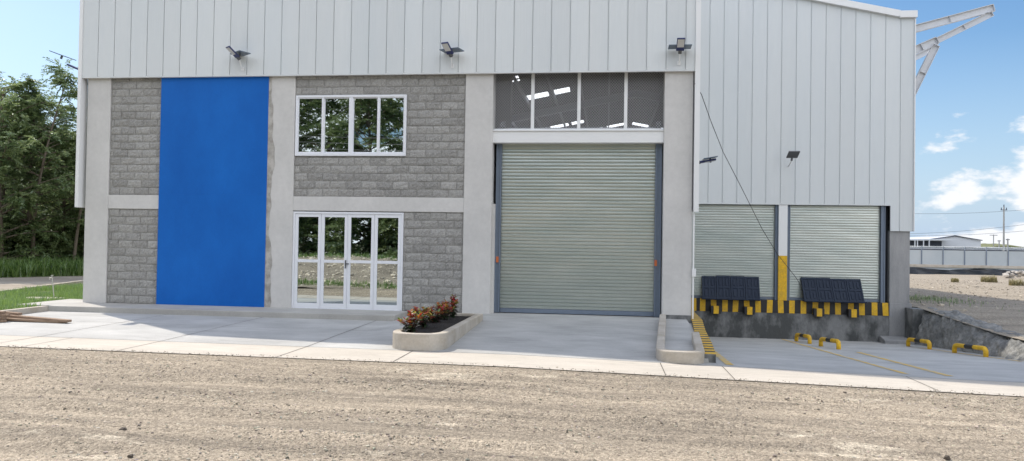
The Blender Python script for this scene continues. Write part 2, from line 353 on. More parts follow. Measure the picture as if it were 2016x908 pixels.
base = np.array([.40, .355, .29]); tn = base*rng.uniform(.55, 1.5, (n, 1))*(1+rng.uniform(-.07, .07, (n, 3)))
tn[rng.random(n) < .16] *= .5
tag(stones('gravel', np.stack([sx, sy, yard_h(sx, sy)+sz*.2], 1), sz, tn, MT['stones']), 'loose gravel stones strewn over the dusty yard', 'gravel', kind='stuff')
k2 = 900; ax_ = rng.uniform(-12, 8, k2); ay_ = YE+np.abs(rng.normal(0, .10, k2)); az_ = np.clip(rng.gamma(1.5, .003, k2)+.003, 0, .016)
tag(stones('spilled_gravel', np.stack([ax_, ay_, edge_z(ax_)+.004], 1), az_, base*rng.uniform(.5, 1.4, (k2, 1)), MT['stones']), 'small stones spilled onto the edge of the pale concrete apron', 'gravel', kind='stuff')
for i, (px, py, s, lab) in enumerate([(617, 735, 0.022, 'small dark clod alone on the gravel below the left half of the entrance paving'),
        (242, 848, 0.030, 'brown clod on the gravel towards the lower left corner'), (257, 901, 0.030, 'brown clod at the bottom edge of the gravel on the left'),
        (1663, 774, 0.025, 'dark stone on the gravel just in front of the loading ramp apron'), (1865, 906, 0.035, 'dark stone at the bottom edge of the gravel on the right')]):
    p = UG(px, py, lambda x, y: float(yard_h(np.array(x), np.array(y)))) ; mb = MB()
    o = stones('stone', np.array([[0, 0, 0.]]), np.array([s]), np.array([[1., 1, 1]]), MT['stone_dark'], .8)
    o.location = (p.x, p.y, p.z+s*.35); tag(o, lab, 'stone', 'larger clods lying on the gravel')
# pale apron strip, pavement, driveway, ramp
def slab(name, xs, ys, fn, mat, label=None):
    return tag(grid(name, xs, ys, fn, mat), kind='structure')
apron = slab('apron', np.arange(-20, 14.1, .5), np.array([YE, YJ+.001]), lambda X, Y: edge_z(X)+.0*Y, MT['strip'])
mb = MB(); mb.prism([(-20, YE), (14, YE), (14, YE+.02), (-20, YE+.02)], [-.6]*4, [float(edge_z(-20))-.002, float(edge_z(14))-.05, float(edge_z(14))-.05, float(edge_z(-20))-.002])
pavement = slab('pavement', np.unique(np.r_[np.arange(-13.3, -3.3, .5), -4.8, -4.6, -4.4, -3.4]), np.unique(np.r_[np.linspace(YJ, -1.15, 9), -.6, .0, .1]), pave_z, MT['pave'])
driveway = slab('driveway', np.unique(np.r_[np.arange(-3.4, 1.75, .4), 1.85]), np.linspace(YJ, .6, 12), lambda X, Y: pave_z(X, np.minimum(Y, 0)), MT['drive'])
ramp = slab('loading_ramp', np.linspace(1.85, 9.75, 16), np.linspace(YJ, YD+.1, 20), ramp_z, MT['pave'])
lotX = np.r_[np.arange(9.55, 24, .35), np.arange(24, 80, 2.)]; lotY = np.r_[np.arange(-6.3, 24, .35), np.arange(24, 75, 2.)]
tag(grid('gravel_lot', lotX, lotY, lambda X, Y: lot_z(X, Y)+np.clip((X-9.5)/.5, 0, 1)*(.06*vnoise(X, Y, .7, 31)+.03*vnoise(X, Y, 2.3, 32)), MT['lot'], smooth=True), kind='structure')
n = 5000; lx = rng.uniform(9.9, 34, n); ly = rng.uniform(-2, 40, n); ls = np.clip(rng.gamma(1.6, .014, n)+.008, 0, .12)
tn = base*rng.uniform(.5, 1.4, (n, 1))
tag(stones('lot_stones', np.stack([lx, ly, lot_z(lx, ly)+.01], 1), ls, tn, MT['stones']), 'loose stones scattered over the bare lot on the right', 'stones', kind='stuff')
# joints
def strip_on(pts, w, fn, lift=.005, step=.4):
    mb = MB(); 
    for a, b in zip(pts[:-1], pts[1:]):
        a = Vector(a); b = Vector(b); d = b-a; k = max(1, int(d.length/step)); nrm = Vector((-d.y, d.x)).normalized()*w/2
        for i in range(k):
            p = a+d*i/k; q = a+d*(i+1)/k
            mb.face([(c.x, c.y, float(fn(c.x, c.y))+lift) for c in (p-nrm, q-nrm, q+nrm, p+nrm)][::1])
    return mb
allj = lambda x, y: edge_z(x) if y < YJ else (pave_z(x, y) if x < 1.85 else ramp_z(x, y))
for i, q in enumerate([((-20, YJ), (14, YJ))]):
    strip_on(q, .012, lambda x, y: edge_z(x)).build('expansion_joint', MT['joint'], apron)
for px, py in ((10, 674), (83, 676), (257, 685), (542, 704), (775, 712), (1311, 740), (1447, 748), (1850, 771)):
    p = UG(px, py, lambda x, y: float(edge_z(x)))
    strip_on([(p.x, YE+.01), (p.x, YJ)], .014, lambda x, y: edge_z(x)).build('expansion_joint', MT['joint'], apron)
    if px in (10, 257, 542): strip_on([(p.x, YJ), (p.x, -1.16)], .014, pave_z).build('expansion_joint', MT['joint'], pavement)
strip_on([(-13.3, -2.9), (-3.9, -2.9)], .010, pave_z).build('expansion_joint', MT['joint'], pavement)
strip_on([(2.3, -1.0), (9.3, -1.0)], .010, ramp_z).build('expansion_joint', MT['joint'], ramp)
strip_on([(2.3, 3.2), (9.3, 3.2)], .010, ramp_z).build('expansion_joint', MT['joint'], ramp)
# yellow lines
rz = lambda x, y: float(ramp_z(x, y))
for a, b, w in (((1437, 719), (1404, 692), .13), ((1785, 737), (1540, 668), .10), ((1870, 741), (1690, 694), .13), ((1810, 685), (2010, 712), .10)):
    p = UG(*a, rz); q = UG(*b, rz)
    strip_on([(p.x, p.y), (q.x, q.y)], w, ramp_z, .006).build('painted_line', MT['yellow_line'], ramp)
# sidewalk + left kerb
mb = MB(); mb.box(-13.3, -4.75, -1.15, 0.03, -.4, 0); mb.box(-14.3, -13.302, -.95, .9, -.4, -.004)
o = tag(mb.build('sidewalk', MT['walk'], bevel=.015), kind='structure')
mb = MB(); mb.box(-13.45, -13.3, -5.6, -1.152, -.4, -.002); mb.build('kerb', MT['kerb'], o, bevel=.015)
# left ground: grass, dirt track, kerb line
tag(grid('verge', np.arange(-60, -13.4, .7), np.arange(-8, 40, .7), lambda X, Y: -.10+.05*vnoise(X, Y, .6, 41)-.1*np.clip((-14-X)/8, 0, 1), MT['grassy'], smooth=True), kind='structure')
a = UG(0, 582, lambda x, y: -.2); b = UG(160, 560, lambda x, y: -.2); c = UG(0, 551, lambda x, y: -.2); d = UG(163, 547, lambda x, y: -.2)
dn = (b-a).normalized(); ed = (d-c).normalized(); mb = MB()
A = a-dn*10; B = b+dn*3; wv = Vector((-ed.y, ed.x, 0)); C_ = c-ed*20; D_ = d+ed*12
mb.face([(A.x, A.y, -.11), (B.x, B.y, -.11), (D_.x, D_.y, -.11), (d.x, d.y, -.11), (c.x, c.y, -.11), (C_.x, C_.y, -.11)])
tag(mb.build('dirt_road', MT['dirt']), kind='structure')
tag(MB().beam((A.x, A.y, -.12), (B.x, B.y, -.12), .14, .14).build('road_kerb', MT['kerb']), 'low pale concrete kerb edging the dirt track by the trees', 'kerb')
# ------------------------------------------------------------------ the warehouse
W = tag(empty('warehouse'), 'white clad warehouse with grey block walls, blue panel and roller shutters', 'warehouse')
X0, XA, XB, XC, XD, XE_, XF, XG, XH = -13.26, -12.63, -11.24, -8.385, -7.70, -3.418, -2.726, 1.294, 1.96
ZP, ZB0, ZB1 = 5.723, 2.40, 2.752
def top_z(x): return float(np.interp(x, [-13.5, -8.4, -.8, 1.5, 4.], [8.10, 9.25, 10.47, 10.78, 10.2]))
# concrete frame
for nm, xa, xb, ya, m in (('column', X0, XA, .0, 'conc'), ('column', XC, XD, .0, 'conc'), ('column', XE_, XF-.02, .0, 'conc'), ('column', XG, XH, .0, 'conc')):
    mb = MB(); mb.box(xa, xb, ya, .45, -.35, ZP+.3); mb.build(nm, MT[m], W, bevel=.01)
mb = MB(); mb.box(XF-.021, XF+.045, .12, .44, -.2, 2.62); mb.build('jamb', MT['conc'], W, bevel=.006)
# the rough patch beside the blue panel: uneven outline
mb = MB(); zs = np.linspace(0, ZP, 40); xr = XC+.13+.07*np.array([math.sin(z*2.1)+.6*math.sin(z*5.3+1)+.4*math.sin(z*13) for z in zs])*.6
for i in range(39): mb.face([(XC, -.004, zs[i]), (xr[i], -.004, zs[i]), (xr[i+1], -.004, zs[i+1]), (XC, -.004, zs[i+1])])
mb.build('plaster_patch', MT['stain'], W)
mb = MB(); mb.box(XA, XB, .01, .3, ZB0, ZB1); mb.build('beam', MT['conc'], W, bevel=.008)
mb = MB(); mb.box(XD, XE_, .01, .3, ZB0, ZB1-.0); mb.build('beam', MT['conc'], W, bevel=.008)
# blue panel
mb = MB(); mb.box(XB, XC, -.0165, .3, 0, 2.78); mb.box(XB, XC, -.014, .3, 2.78, ZP+.05); mb.build('painted_panel', MT['blue'], W, bevel=.003)
# split-face block walls
def blockwall(xa, xb, za, zb, hole=None, seed=0, off=0., courses=None, ph=0):
    r = np.random.default_rng(seed); L = .395; nc = courses or round((zb-za)/.199); H = (zb-za)/nc
    V = []; Fc = []; T = []
    def blk(x0, x1, z0, z1):
        g = .0075; x0 += g; x1 -= g; z0 += g; z1 -= g
        if x1-x0 < .03: return
        nx = max(3, int((x1-x0)/.042)+1); nz = 5; t = r.uniform(.86, 1.12); b = len(V)
        tilt = r.uniform(-.006, .006)
        for j in range(nz):
            for i in range(nx):
                e = i in (0, nx-1) or j in (0, nz-1)
                y = .030+(0.010 if e else -.002)+r.uniform(-.006, .006)*(0.4 if e else 1.2)+tilt*(j-2)*.8
                V.append((x0+(x1-x0)*i/(nx-1), y, z0+(z1-z0)*j/(nz-1))); T.append(t*r.uniform(.92, 1.08))
        for j in range(nz-1):
            for i in range(nx-1):
                a = b+j*nx+i; Fc.append((a, a+1, a+1+nx, a+nx))
        # side skirts to the mortar plane
        ring = [b+i for i in range(nx)]+[b+j*nx+nx-1 for j in range(1, nz)]+[b+(nz-1)*nx+i for i in range(nx-2, -1, -1)]+[b+j*nx for j in range(nz-2, 0, -1)]
        bb = len(V)
        for q in ring: V.append((V[q][0], .062, V[q][2])); T.append(t*.9)
        for i in range(len(ring)): j = (i+1) % len(ring); Fc.append((ring[j], ring[i], bb+i, bb+j))
    for c in range(nc):
        z0 = za+c*H; z1 = z0+H; x = xa-off-(L/2 if (c+ph) % 2 else 0)-r.uniform(0, .01)
        while x < xb:
            a, b = max(x, xa), min(x+L, xb); x += L
            if b-a < .03: continue
            if hole and z1 > hole[2]+.03 and z0 < hole[3]-.03:
                zz0, zz1 = z0, z1
                for s0, s1 in ((a, min(b, hole[0])), (max(a, hole[1]), b)):
                    if s1-s0 > .03: blk(s0, s1, zz0, zz1)
                # slivers above/below the opening
                o0, o1 = max(a, hole[0]), min(b, hole[1])
                if o1-o0 > .03:
                    if z0 < hole[2]-.015: blk(o0, o1, z0, hole[2])
                    if z1 > hole[3]+.015: blk(o0, o1, hole[3], z1)
            else: blk(a, b, z0, z1)
    o = raw('block_wall', V, Fc, MT['block'], W, tone=np.array(T))
    mb = MB()
    if hole:
        mb.box(xa, hole[0], .052, .3, za, zb); mb.box(hole[1], xb, .052, .3, za, zb); mb.box(hole[0], hole[1], .052, .3, za, hole[2]); mb.box(hole[0], hole[1], .052, .3, hole[3], zb)
    else: mb.box(xa, xb, .052, .3, za, zb)
    mb.build('mortar', MT['mortar'], o)
    return o
WIN = (XD+.02, -4.87, 3.756, 5.253)
blockwall(XA, XB, 0, ZB0, seed=1, off=.1, ph=1)
blockwall(XA, XB, ZB1, ZP+.12, seed=2, off=.1)
blockwall(XD, XE_, ZB1, ZP+.12, WIN, seed=3, off=.05)
DOOR = (XD+.005, -4.90, 0., 2.38)
blockwall(DOOR[1], XE_, 0, ZB0, seed=4, off=.13, ph=1)
# window
wd = MB(); f = .055; y0 = .0; y1 = .09
x0, x1, z0, z1 = WIN
wd.box(x0, x0+f, y0, y1, z0, z1); wd.box(x1-f, x1, y0, y1, z0, z1); wd.box(x0+f, x1-f, y0, y1, z0, z0+f+.01); wd.box(x0+f, x1-f, y0, y1, z1-f, z1)
window = wd.build('window', MT['alu'], W, bevel=.004)
xs = [x0+f]+[float(U(p, 250, 'y', .03).x) for p in (636, 691, 745)]+[x1-f]
mm = [0, .035, .085, .035, 0]
for i in (1, 2, 3):
    MB().box(xs[i]-mm[i]/2-.005, xs[i]+mm[i]/2+.005, .006, .085, z0+f+.01, z1-f).build('mullion', MT['alu'], window, bevel=.003)
for i in range(4):
    a = xs[i]+mm[i]/2; b = xs[i+1]-mm[i+1]/2; yy = .035+(.02 if i in (1, 2) else 0)
    s = MB(); g = .022
    s.box(a, a+g, yy-.012, yy+.03, z0+f+.01, z1-f); s.box(b-g, b, yy-.012, yy+.03, z0+f+.01, z1-f); s.box(a+g, b-g, yy-.012, yy+.03, z0+f+.01, z0+f+.045); s.box(a+g, b-g, yy-.012, yy+.03, z1-f-.025, z1-f)
    s.build('sash', MT['alu'], window)
    t = (random.random()-.5)*.006
    MB().hexa([(a+g, yy+.004, z0+f+.045), (b-g, yy+.004+t, z0+f+.045), (b-g, yy+.018+t, z0+f+.045), (a+g, yy+.018, z0+f+.045), (a+g, yy+.004, z1-f-.025), (b-g, yy+.004+t, z1-f-.025), (b-g, yy+.018+t, z1-f-.025), (a+g, yy+.018, z1-f-.025)]).build('pane', MT['glass'], window)
# glazed door
x0, x1, z0, z1 = DOOR; f = .05
d = MB(); d.box(x0, x0+f, .02, .12, 0, z1); d.box(x1-f, x1, .02, .12, 0, z1); d.box(x0+f, x1-f, .02, .12, z1-f, z1); d.box(x0, x1, .02, .14, -.01, .012)
door = d.build('glazed_door', MT['alu'], W, bevel=.004)
lw = (x1-x0-2*f)/4
for i in range(4):
    a = x0+f+lw*i+.004; b = a+lw-.008; st = .075; s = MB(); ya, yb = .035, .085
    s.box(a, a+st, ya, yb, .015, z1-f-.004); s.box(b-st, b, ya, yb, .015, z1-f-.004)
    s.box(a+st, b-st, ya+.002, yb, .015, .13); s.box(a+st, b-st, ya+.002, yb, 1.13, 1.20); s.box(a+st, b-st, ya+.002, yb, z1-f-.08, z1-f-.004)
    s.build('door_leaf', MT['alu'], door, bevel=.003)
    for za, zb in ((.13, 1.13), (1.20, z1-f-.08)):
        MB().box(a+st, b-st, .055, .066, za, zb).build('pane', MT['glass'], door)
hx = x0+f+2*lw
MB().box(hx-.05, hx-.02, .015, .034, 1.0, 1.2).box(hx-.05, hx+.06, .0, .014, 1.10, 1.125).build('handle', MT['grey_plastic'], door, bevel=.003)
# main opening: lintel beam, screen, shutter
MB().box(XF-.04, XG, .06, .30, 4.085, 4.36).box(XF-.04, XG, .03, .30, 4.36, 4.385).build('lintel', MT['trim'], W, bevel=.006)
sx_ = [XF-.02]+[float(U(p, 200, 'y', .2).x) for p in (1049, 1140, 1232)]+[XG]
fr = MB(); z0, z1 = 4.385, ZP+.1
for x in sx_[1:4]: fr.box(x-.04, x+.04, .16, .22, z0+.05, z1)
fr.box(XF-.02, XG, .16, .22, z0, z0+.05)
screen = fr.build('ventilation_screen', MT['trim'], W, bevel=.003)
for i in range(4):
    a, b = sx_[i]+.04*(i > 0), sx_[i+1]-.04*(i < 3); V = []; Fq = []; zc, zd = z0+.05, z1; s = .062; w = .0085
    for sg in (1, -1):
        for k in np.arange(-40, 80):
            # line x = a + k*s + sg*(z-zc)*1.15
            c = a+k*s; pts = []
            for t in (0., zd-zc): pts.append((c+sg*t*.9, zc+t))
            (xa_, za_), (xb_, zb_) = pts; tt = [0, 1]
            dx = xb_-xa_
            lo, hi = sorted(((a-xa_)/dx, (b-xa_)/dx)); lo = max(0, lo); hi = min(1, hi)
            if hi-lo < .02: continue
            p0 = (xa_+dx*lo, za_+(zb_-za_)*lo); p1 = (xa_+dx*hi, za_+(zb_-za_)*hi); n_ = len(V)
            V += [(p0[0]-w/2, .19+.002*sg, p0[1]), (p0[0]+w/2, .19+.002*sg, p0[1]), (p1[0]+w/2, .19+.002*sg, p1[1]), (p1[0]-w/2, .19+.002*sg, p1[1])]; Fq.append((n_, n_+1, n_+2, n_+3))
    raw('wire_mesh', V, Fq, MT['mesh'], screen)
def shutter(xa, xb, z0, z1, y, pitch, gw, gwr=None, rail=.11, rollname=True):
    gwr = gw if gwr is None else gwr
    V = []; Fq = []; n_ = int((z1-z0-rail)/pitch); pf = [(0, .0), (.06, -.010), (.45, -.0135), (.86, -.010), (.92, .006), (1.0, .006)]
    pts = []
    for k in range(n_+1):
        for t, dy in pf: pts.append((y+dy, z0+rail+(k+t)*pitch))
    pts = [p for p in pts if p[1] <= z1+.06]
    nseg = 6; srr = [random.uniform(-.0016, .0016) for _ in range(97)]
    for i, (yy, zz) in enumerate(pts):
        for j in range(nseg+1):
            V.append((xa+(xb-xa)*j/nseg, yy+.0022*math.sin(i*.21+j*1.7)+srr[i//6 % 97]*(1 if i % 6 in (2, 3) else .2), zz))
    for i in range(len(pts)-1):
        for j in range(nseg): a = i*(nseg+1)+j; Fq.append((a, a+1, a+nseg+2, a+nseg+1))
    e = MB(); e.box(xa, xb, y-.03, y+.03, z0+.006, z0+rail-.004); sh = e.build('roller_shutter', MT['steel_blue'], W, bevel=.004)
    raw('curtain', V, Fq, MT['galv'], sh)
    for a, b in ((xa-gw, xa+.0), (xb, xb+gwr)):
        g = MB(); w_ = b-a; g.box(a, b, y-.09, y-.04, z0, z1); g.box(a, a+w_*.25, y-.11, y+.06, z0, z1); g.box(b-w_*.25, b, y-.11, y+.06, z0, z1); g.build('guide', MT['steel_blue'], sh, bevel=.003)
    return sh
sh = shutter(-2.55, 1.12, .0, 4.08, .36, .082, .13, .15)
for px, py in ((979, 511), (1291, 518)):
    p = U(px, py, 'y', .24); MB().box(p.x-.03, p.x+.03, .243, .2445, p.z-.07, p.z+.07).build('sticker', MT['orange'], sh)
MB().box(-2.62, 1.22, .42, .82, 4.10, 4.5).build('shutter_box', MT['inner_steel'], W)
for x in (-2.55, 1.18): MB().box(x-.06, x+.06, .26, .42, 4.40, 4.62).build('bracket', MT['grey_plastic'], W)
# cladding with standing seams
def cladding(xa, xb, zb, ztop, y, pitch, name='cladding', start=None, axis='x', out=-1, brk=()):
    """seamed sheet in the plane y (axis x) or x (axis y); zb callable/scalar bottom, ztop callable"""
    zbf = zb if callable(zb) else (lambda x: zb)
    xs = [(xa, 0)]; x = (start if start is not None else xa+pitch)
    while x < xb-.05:
        xs += [(x-.012, -.002), (x-.010, -.007), (x-.001, -.007), (x+.000, .022), (x+.014, .022), (x+.0155, 0)]
        for q in (.33, .66): xs += [(x+pitch*q-.02, 0), (x+pitch*q, -.0012), (x+pitch*q+.02, 0)] if x+pitch*q+.03 < xb else []
        x += pitch
    xs.append((xb, 0)); V = []; Fq = []
    for q in brk: xs += [(q-.0005, 0), (q+.0005, 0)]
    xs.sort(key=lambda t: t[0])
    for x, d in xs:
        p = (y+d*(-out)) if True else 0
        for z in (zbf(x), ztop(x)): V.append((x, p, z) if axis == 'x' else (p, x, z))
    tr = random.Random(int(pitch*1000)+len(xs)); tn = []; cur_ = 1.
    for i, (x, d) in enumerate(xs):
        if d > .02: cur_ = tr.uniform(.965, 1.03)
        tn += [cur_, cur_*.985]
    V2 = []; F2 = []; T2 = []
    for i in range(len(xs)-1):
        a = 2*i; b = len(V2); V2 += [V[a], V[a+2], V[a+3], V[a+1]]; F2.append((b, b+1, b+2, b+3)); T2 += [tn[a], tn[a], tn[a+1], tn[a+1]]
    o = raw(name, V2, F2, MT['clad'], W, tone=T2)
    if axis == 'x':
        sc_ = MB()
        for (x, d) in xs:
            if d == .022:
                for zz in (zbf(x)+.06, zbf(x)+.62, zbf(x)+2.1, zbf(x)+3.6):
                    if zz < ztop(x)-.1: sc_.box(x+.026, x+.040, y-.006, y-.0005, zz-.007, zz+.007)
        sc_.build('screws', MT['trim'], o)['kind'] = 'stuff'
    return o
cladding(X0-.10, XH+.01, ZP, top_z, -.10, .445, start=X0-.10+.42)
MB().box(X0-.10, XH+.01, -.098, -.02, ZP-.001, ZP+.03).build('drip_trim', MT['trim'], W)
# corner trims
MB().box(X0-.19, X0-.103, -.13, .12, 2.42, 8.05).build('corner_trim', MT['trim'], W)
MB().box(XH+.011, XH+.125, -.13, .05, 2.47, 10.3).build('corner_trim', MT['trim'], W)
# facade backing for gable (keeps sun out) and front lining
mb = MB()
pr = [(X0-.08, ZP+.03), (XH, ZP+.03), (XH, top_z(XH)-.02), (1.5, top_z(1.5)-.02), (-8.4, top_z(-8.4)-.02), (X0-.08, top_z(X0)-.02)]
mb.hexa([(0, 0, 0)]*8) if False else None
n0 = len(mb.v); mb.v += [(x, -.06, z) for x, z in pr]+[(x, .0, z) for x, z in pr]; mb.f += [tuple(range(n0, n0+6)), tuple(range(n0+11, n0+5, -1))]; mb.mi += [0, 0]
for i in range(6): j = (i+1) % 6; mb.f.append((n0+i, n0+6+i, n0+6+j, n0+j)); mb.mi.append(0)
mb.build('gable_backing', MT['inner'], W)
mb = MB()
for a, b in ((X0-.2, -8.4), (-8.4, 1.5), (1.5, XH+.1)):
    mb.beam((a, -.02, top_z(a)+.05), (b, -.02, top_z(b)+.05), .3, .16)
mb.build('coping', MT['trim'], W)
# left side wall, back wall, return wall
DEP = 44.
MB().box(X0-.08, X0+.05, .45, DEP, 2.4, 7.9).build('side_wall', MT['inner'], W)
MB().box(X0, X0+.2, .45, DEP, -.3, 2.4).build('side_wall', MT['conc'], W)
cladding(.12, DEP, 2.42, lambda x: 7.95, X0-.10, .445, axis='y', out=-1)
MB().box(X0, 9.4, DEP-.2, DEP, -.3, 10.6).build('back_wall', MT['inner'], W)
MB().box(XH-.15, XH+.02, .45, YD+.2, -.3, 2.5).build('return_wall', MT['conc'], W)
MB().box(XH-.02, XH+.0, .0, YD+.1, 2.5, 10.2).build('return_wall', MT['inner'], W)
o = cladding(.05, YD+.05, 2.48, lambda y: 10.3, XH+.03, .445, axis='y', out=1)
MB().box(9.28, 9.40, YD+.55, DEP, -.3, 8.85).build('side_wall', MT['inner'], W)
o = cladding(YD+.0, DEP, 2.3, lambda y: 8.9, 9.44, .445, axis='y', out=1)
# dock front
XR0 = 8.80
def rt(x): return 8.90+.225*(9.42-x)
cladding(XH+.04, 9.47, lambda x: 3.045 if x < XR0-.005 else 2.25, rt, YD-.05, .45, start=XH+.35, brk=(XR0-.005,))
MB().box(XH, XR0, YD-.045, YD+.0, 3.044, 3.10).build('drip_trim', MT['trim'], W)
MB().box(9.47, 9.50, YD-.09, YD+.15, 2.25, 8.9).build('corner_trim', MT['trim'], W)
mb = MB(); n0 = 0; pr = [(XH, 3.1), (XR0, 3.1), (XR0, 2.3), (9.44, 2.3), (9.44, rt(9.44)-.03), (XH, rt(XH)-.03)]
mb.v += [(x, YD-.02, z) for x, z in pr]+[(x, YD+.03, z) for x, z in pr]; mb.f += [tuple(range(6)), tuple(range(11, 5, -1))]
for i in range(6): j = (i+1) % 6; mb.f.append((i, 6+i, 6+j, j))
mb.mi = [0]*8; mb.build('gable_backing', MT['inner'], W)
mb = MB(); mb.beam((XH, YD-.04, rt(XH)+.06), (9.0, YD-.04, rt(9.0)+.06), .26, .2); mb.box(9.0, 9.52, YD-.16, YD+.1, rt(9.)-.06, rt(9.)+.15); mb.build('coping', MT['trim'], W)
MB().box(5.43, 5.70, YD-.03, YD+.3, 1.42, 3.04).build('dock_post', MT['trim'], W, bevel=.005)
MB().box(5.43, 5.70, YD-.032, YD+.3, -.0, 1.42).build('dock_post', MT['yellow'], W, bevel=.005)['label'] = 'yellow painted foot of the white dock post'
MB().box(8.80, 9.40, YD+.0, YD+.55, .0, 2.26).box(8.80, 9.46, YD-.02, YD+.55, -1.3, -.0).build('column', MT['conc_cast'], W, bevel=.01)['label'] = 'dark grey cast concrete column at the dock corner'
MB().box(8.74, 8.8, YD+.2, YD+.5, 0, 3.04).build('jamb', MT['dark'], W)  # near-black box painted in for the shaded gap beside the right guide
shutter(2.2, 5.34, .0, 3.04, YD+.14, .082, .09, .09, .09)
shutter(5.80, 8.55, .0, 3.04, YD+.14, .082, .1, .13, .09)
MB().box(XH, 8.8, YD+.24, YD+.3, 0, 3.1).build('dock_lining', MT['inner'], W)
# dock platform, striped edge, bumpers
dk = MB().box(XH, 8.81, YD, YD+.6, -1.35, -.4).build('dock_wall', MT['conc_dark'], W)
MB().box(XH, 8.86, YD-.012, YD+.24, -.4, -.003).build('dock_edge', MT['black'], W, bevel=.004)
mb = MB(); per = .365; x = float(U(1366, 600, 'y', YD).x)-.0
ys = [float(U(p, 600, 'y', YD).x) for p in (1366, 1383, 1405, 1427, 1448, 1470, 1492, 1515, 1537, 1559, 1582, 1605, 1628, 1650, 1675, 1697, 1721, 1743)]
for i, x in enumerate(ys):
    w = .085; r1, r2 = random.uniform(-.012, .012), random.uniform(-.012, .012)
    mb.hexa([(x-w+r1, YD-.015, -.402), (x+w+r1, YD-.015, -.402), (x+w+r1, YD, -.402), (x-w+r1, YD, -.402), (x-w+r2, YD-.015, 0), (x+w+r2, YD-.015, 0), (x+w+r2, YD+.1, 0), (x-w+r2, YD+.1, 0)])
mb.build('striped_paint', MT['yellow'], W)
for px in (1408, 1474, 1611, 1679):
    x = float(U(px, 610, 'y', YD-.15).x)+.02
    b = MB().box(x-.16, x+.16, YD-.2, YD-.013, -.46, -.22).build('dock_bumper', MT['black'], W, bevel=.012)
    MB().box(x-.075, x+.085, YD-.203, YD-.06, -.462, -.218).build('painted_stripe', MT['yellow'], b)
# roof deck + skylights + frames
SK = [16, 20.8, 26.3, 31.6, 36.2]
RX = 1.5
SPAN = {16: [(-12, -4.7), (-4.5, -4.1)], 20.8: [(-9, -5.5), (-4.2, -3.1), (-2.9, -2.0)], 26.3: [(-5.6, -4.3), (-4.1, -2.9), (-2.7, -1.9)], 31.6: [(-4.8, -4.0), (-3.8, -2.6), (-2.4, -1.6)], 36.2: [(-1.3, -.4), (-.1, 1.3), (1.7, 2.9), (3.6, 4.4)]}
def roof_z(x): return 10.4-.2*(abs(x-RX)) if x > RX else 10.4-.2*abs(x-RX)
def deck(mb, xa, xb, ya, yb, t=.05):
    mb.hexa([(xa, ya, roof_z(xa)), (xb, ya, roof_z(xb)), (xb, yb, roof_z(xb)), (xa, yb, roof_z(xa)), (xa, ya, roof_z(xa)+t), (xb, ya, roof_z(xb)+t), (xb, yb, roof_z(xb)+t), (xa, yb, roof_z(xa)+t)])
mb = MB(); ycur = .02
for s in SK+[None]:
    ye = s if s else DEP
    if ycur < YD+.0:
        deck(mb, X0, RX, ycur, ye); deck(mb, RX, XH, ycur, YD+.02); deck(mb, RX, 9.4, YD+.02, ye)
    else: deck(mb, X0, RX, ycur, ye); deck(mb, RX, 9.4, ycur, ye)
    if s:
        cur = X0
        for a_, b_ in SPAN[s]+[(9.4, 9.4)]:
            for u_, v_ in ((cur, min(a_, RX)), (max(cur, RX), a_)):
                if v_-u_ > .01: deck(mb, u_, v_, s, s+1.3)
            cur = b_
        ycur = s+1.3
mb.build('roof', MT['inner'], W)
for s in SK:
    for a, b in SPAN[s]: MB().face([(a, s, roof_z(a)+.03), (b, s, roof_z(b)+.03), (b, s+1.3, roof_z(b)+.03), (a, s+1.3, roof_z(a)+.03)]).build('skylight', MT['sky_panel'], W)
x = X0+.5
mb = MB()
while x < 9.2:
    if abs(x-RX) > .3: mb.box(x-.04, x+.04, (.1 if x < XH else YD+.2), DEP-.2, roof_z(x)-.22, roof_z(x)-.02)
    x += 1.42
mb.build('purlins', MT['inner_steel'], W)
for y in (6.5, 13.5, 24, 40):
    mb = MB()
    for a, b in ((X0+.3, RX), (RX, 9.2 if y > YD else XH)):
        for dz, h, w in ((-.25, .04, .2), (-.6, .04, .2), (-.43, .32, .03)): mb.beam((a, y, roof_z(a)+dz), (b, y, roof_z(b)+dz), w, h)
    mb.box(X0+.1, X0+.5, y-.12, y+.12, 0, 7.0)
    mb.build('roof_frame', MT['inner_steel'], W)
mb = MB(); mb.box(X0, 9.3, 23.8, 24.2, 5.9, 6.35); mb.tube([(X0, 8, 6.5), (-3, 14, 8.9)], .03, 5); mb.tube([(-6, 8, 8.), (0, 14, 9.)], .03, 5); mb.tube([(-3.4, 5, 6.6), (-1, 12, 8.6)], .025, 5)
mb.box(-3.6, -3.1, 6.0, 6.4, 0, 8.9)
mb.build('bracing', MT['inner_steel'], W)
MB().box(X0+.2, XH-.16, .6, YD+.6, -.25, -.01).box(X0+.2, 9.2, YD+.6, DEP-.3, -.25, -.01).build('shop_floor', MT['walk'], W)
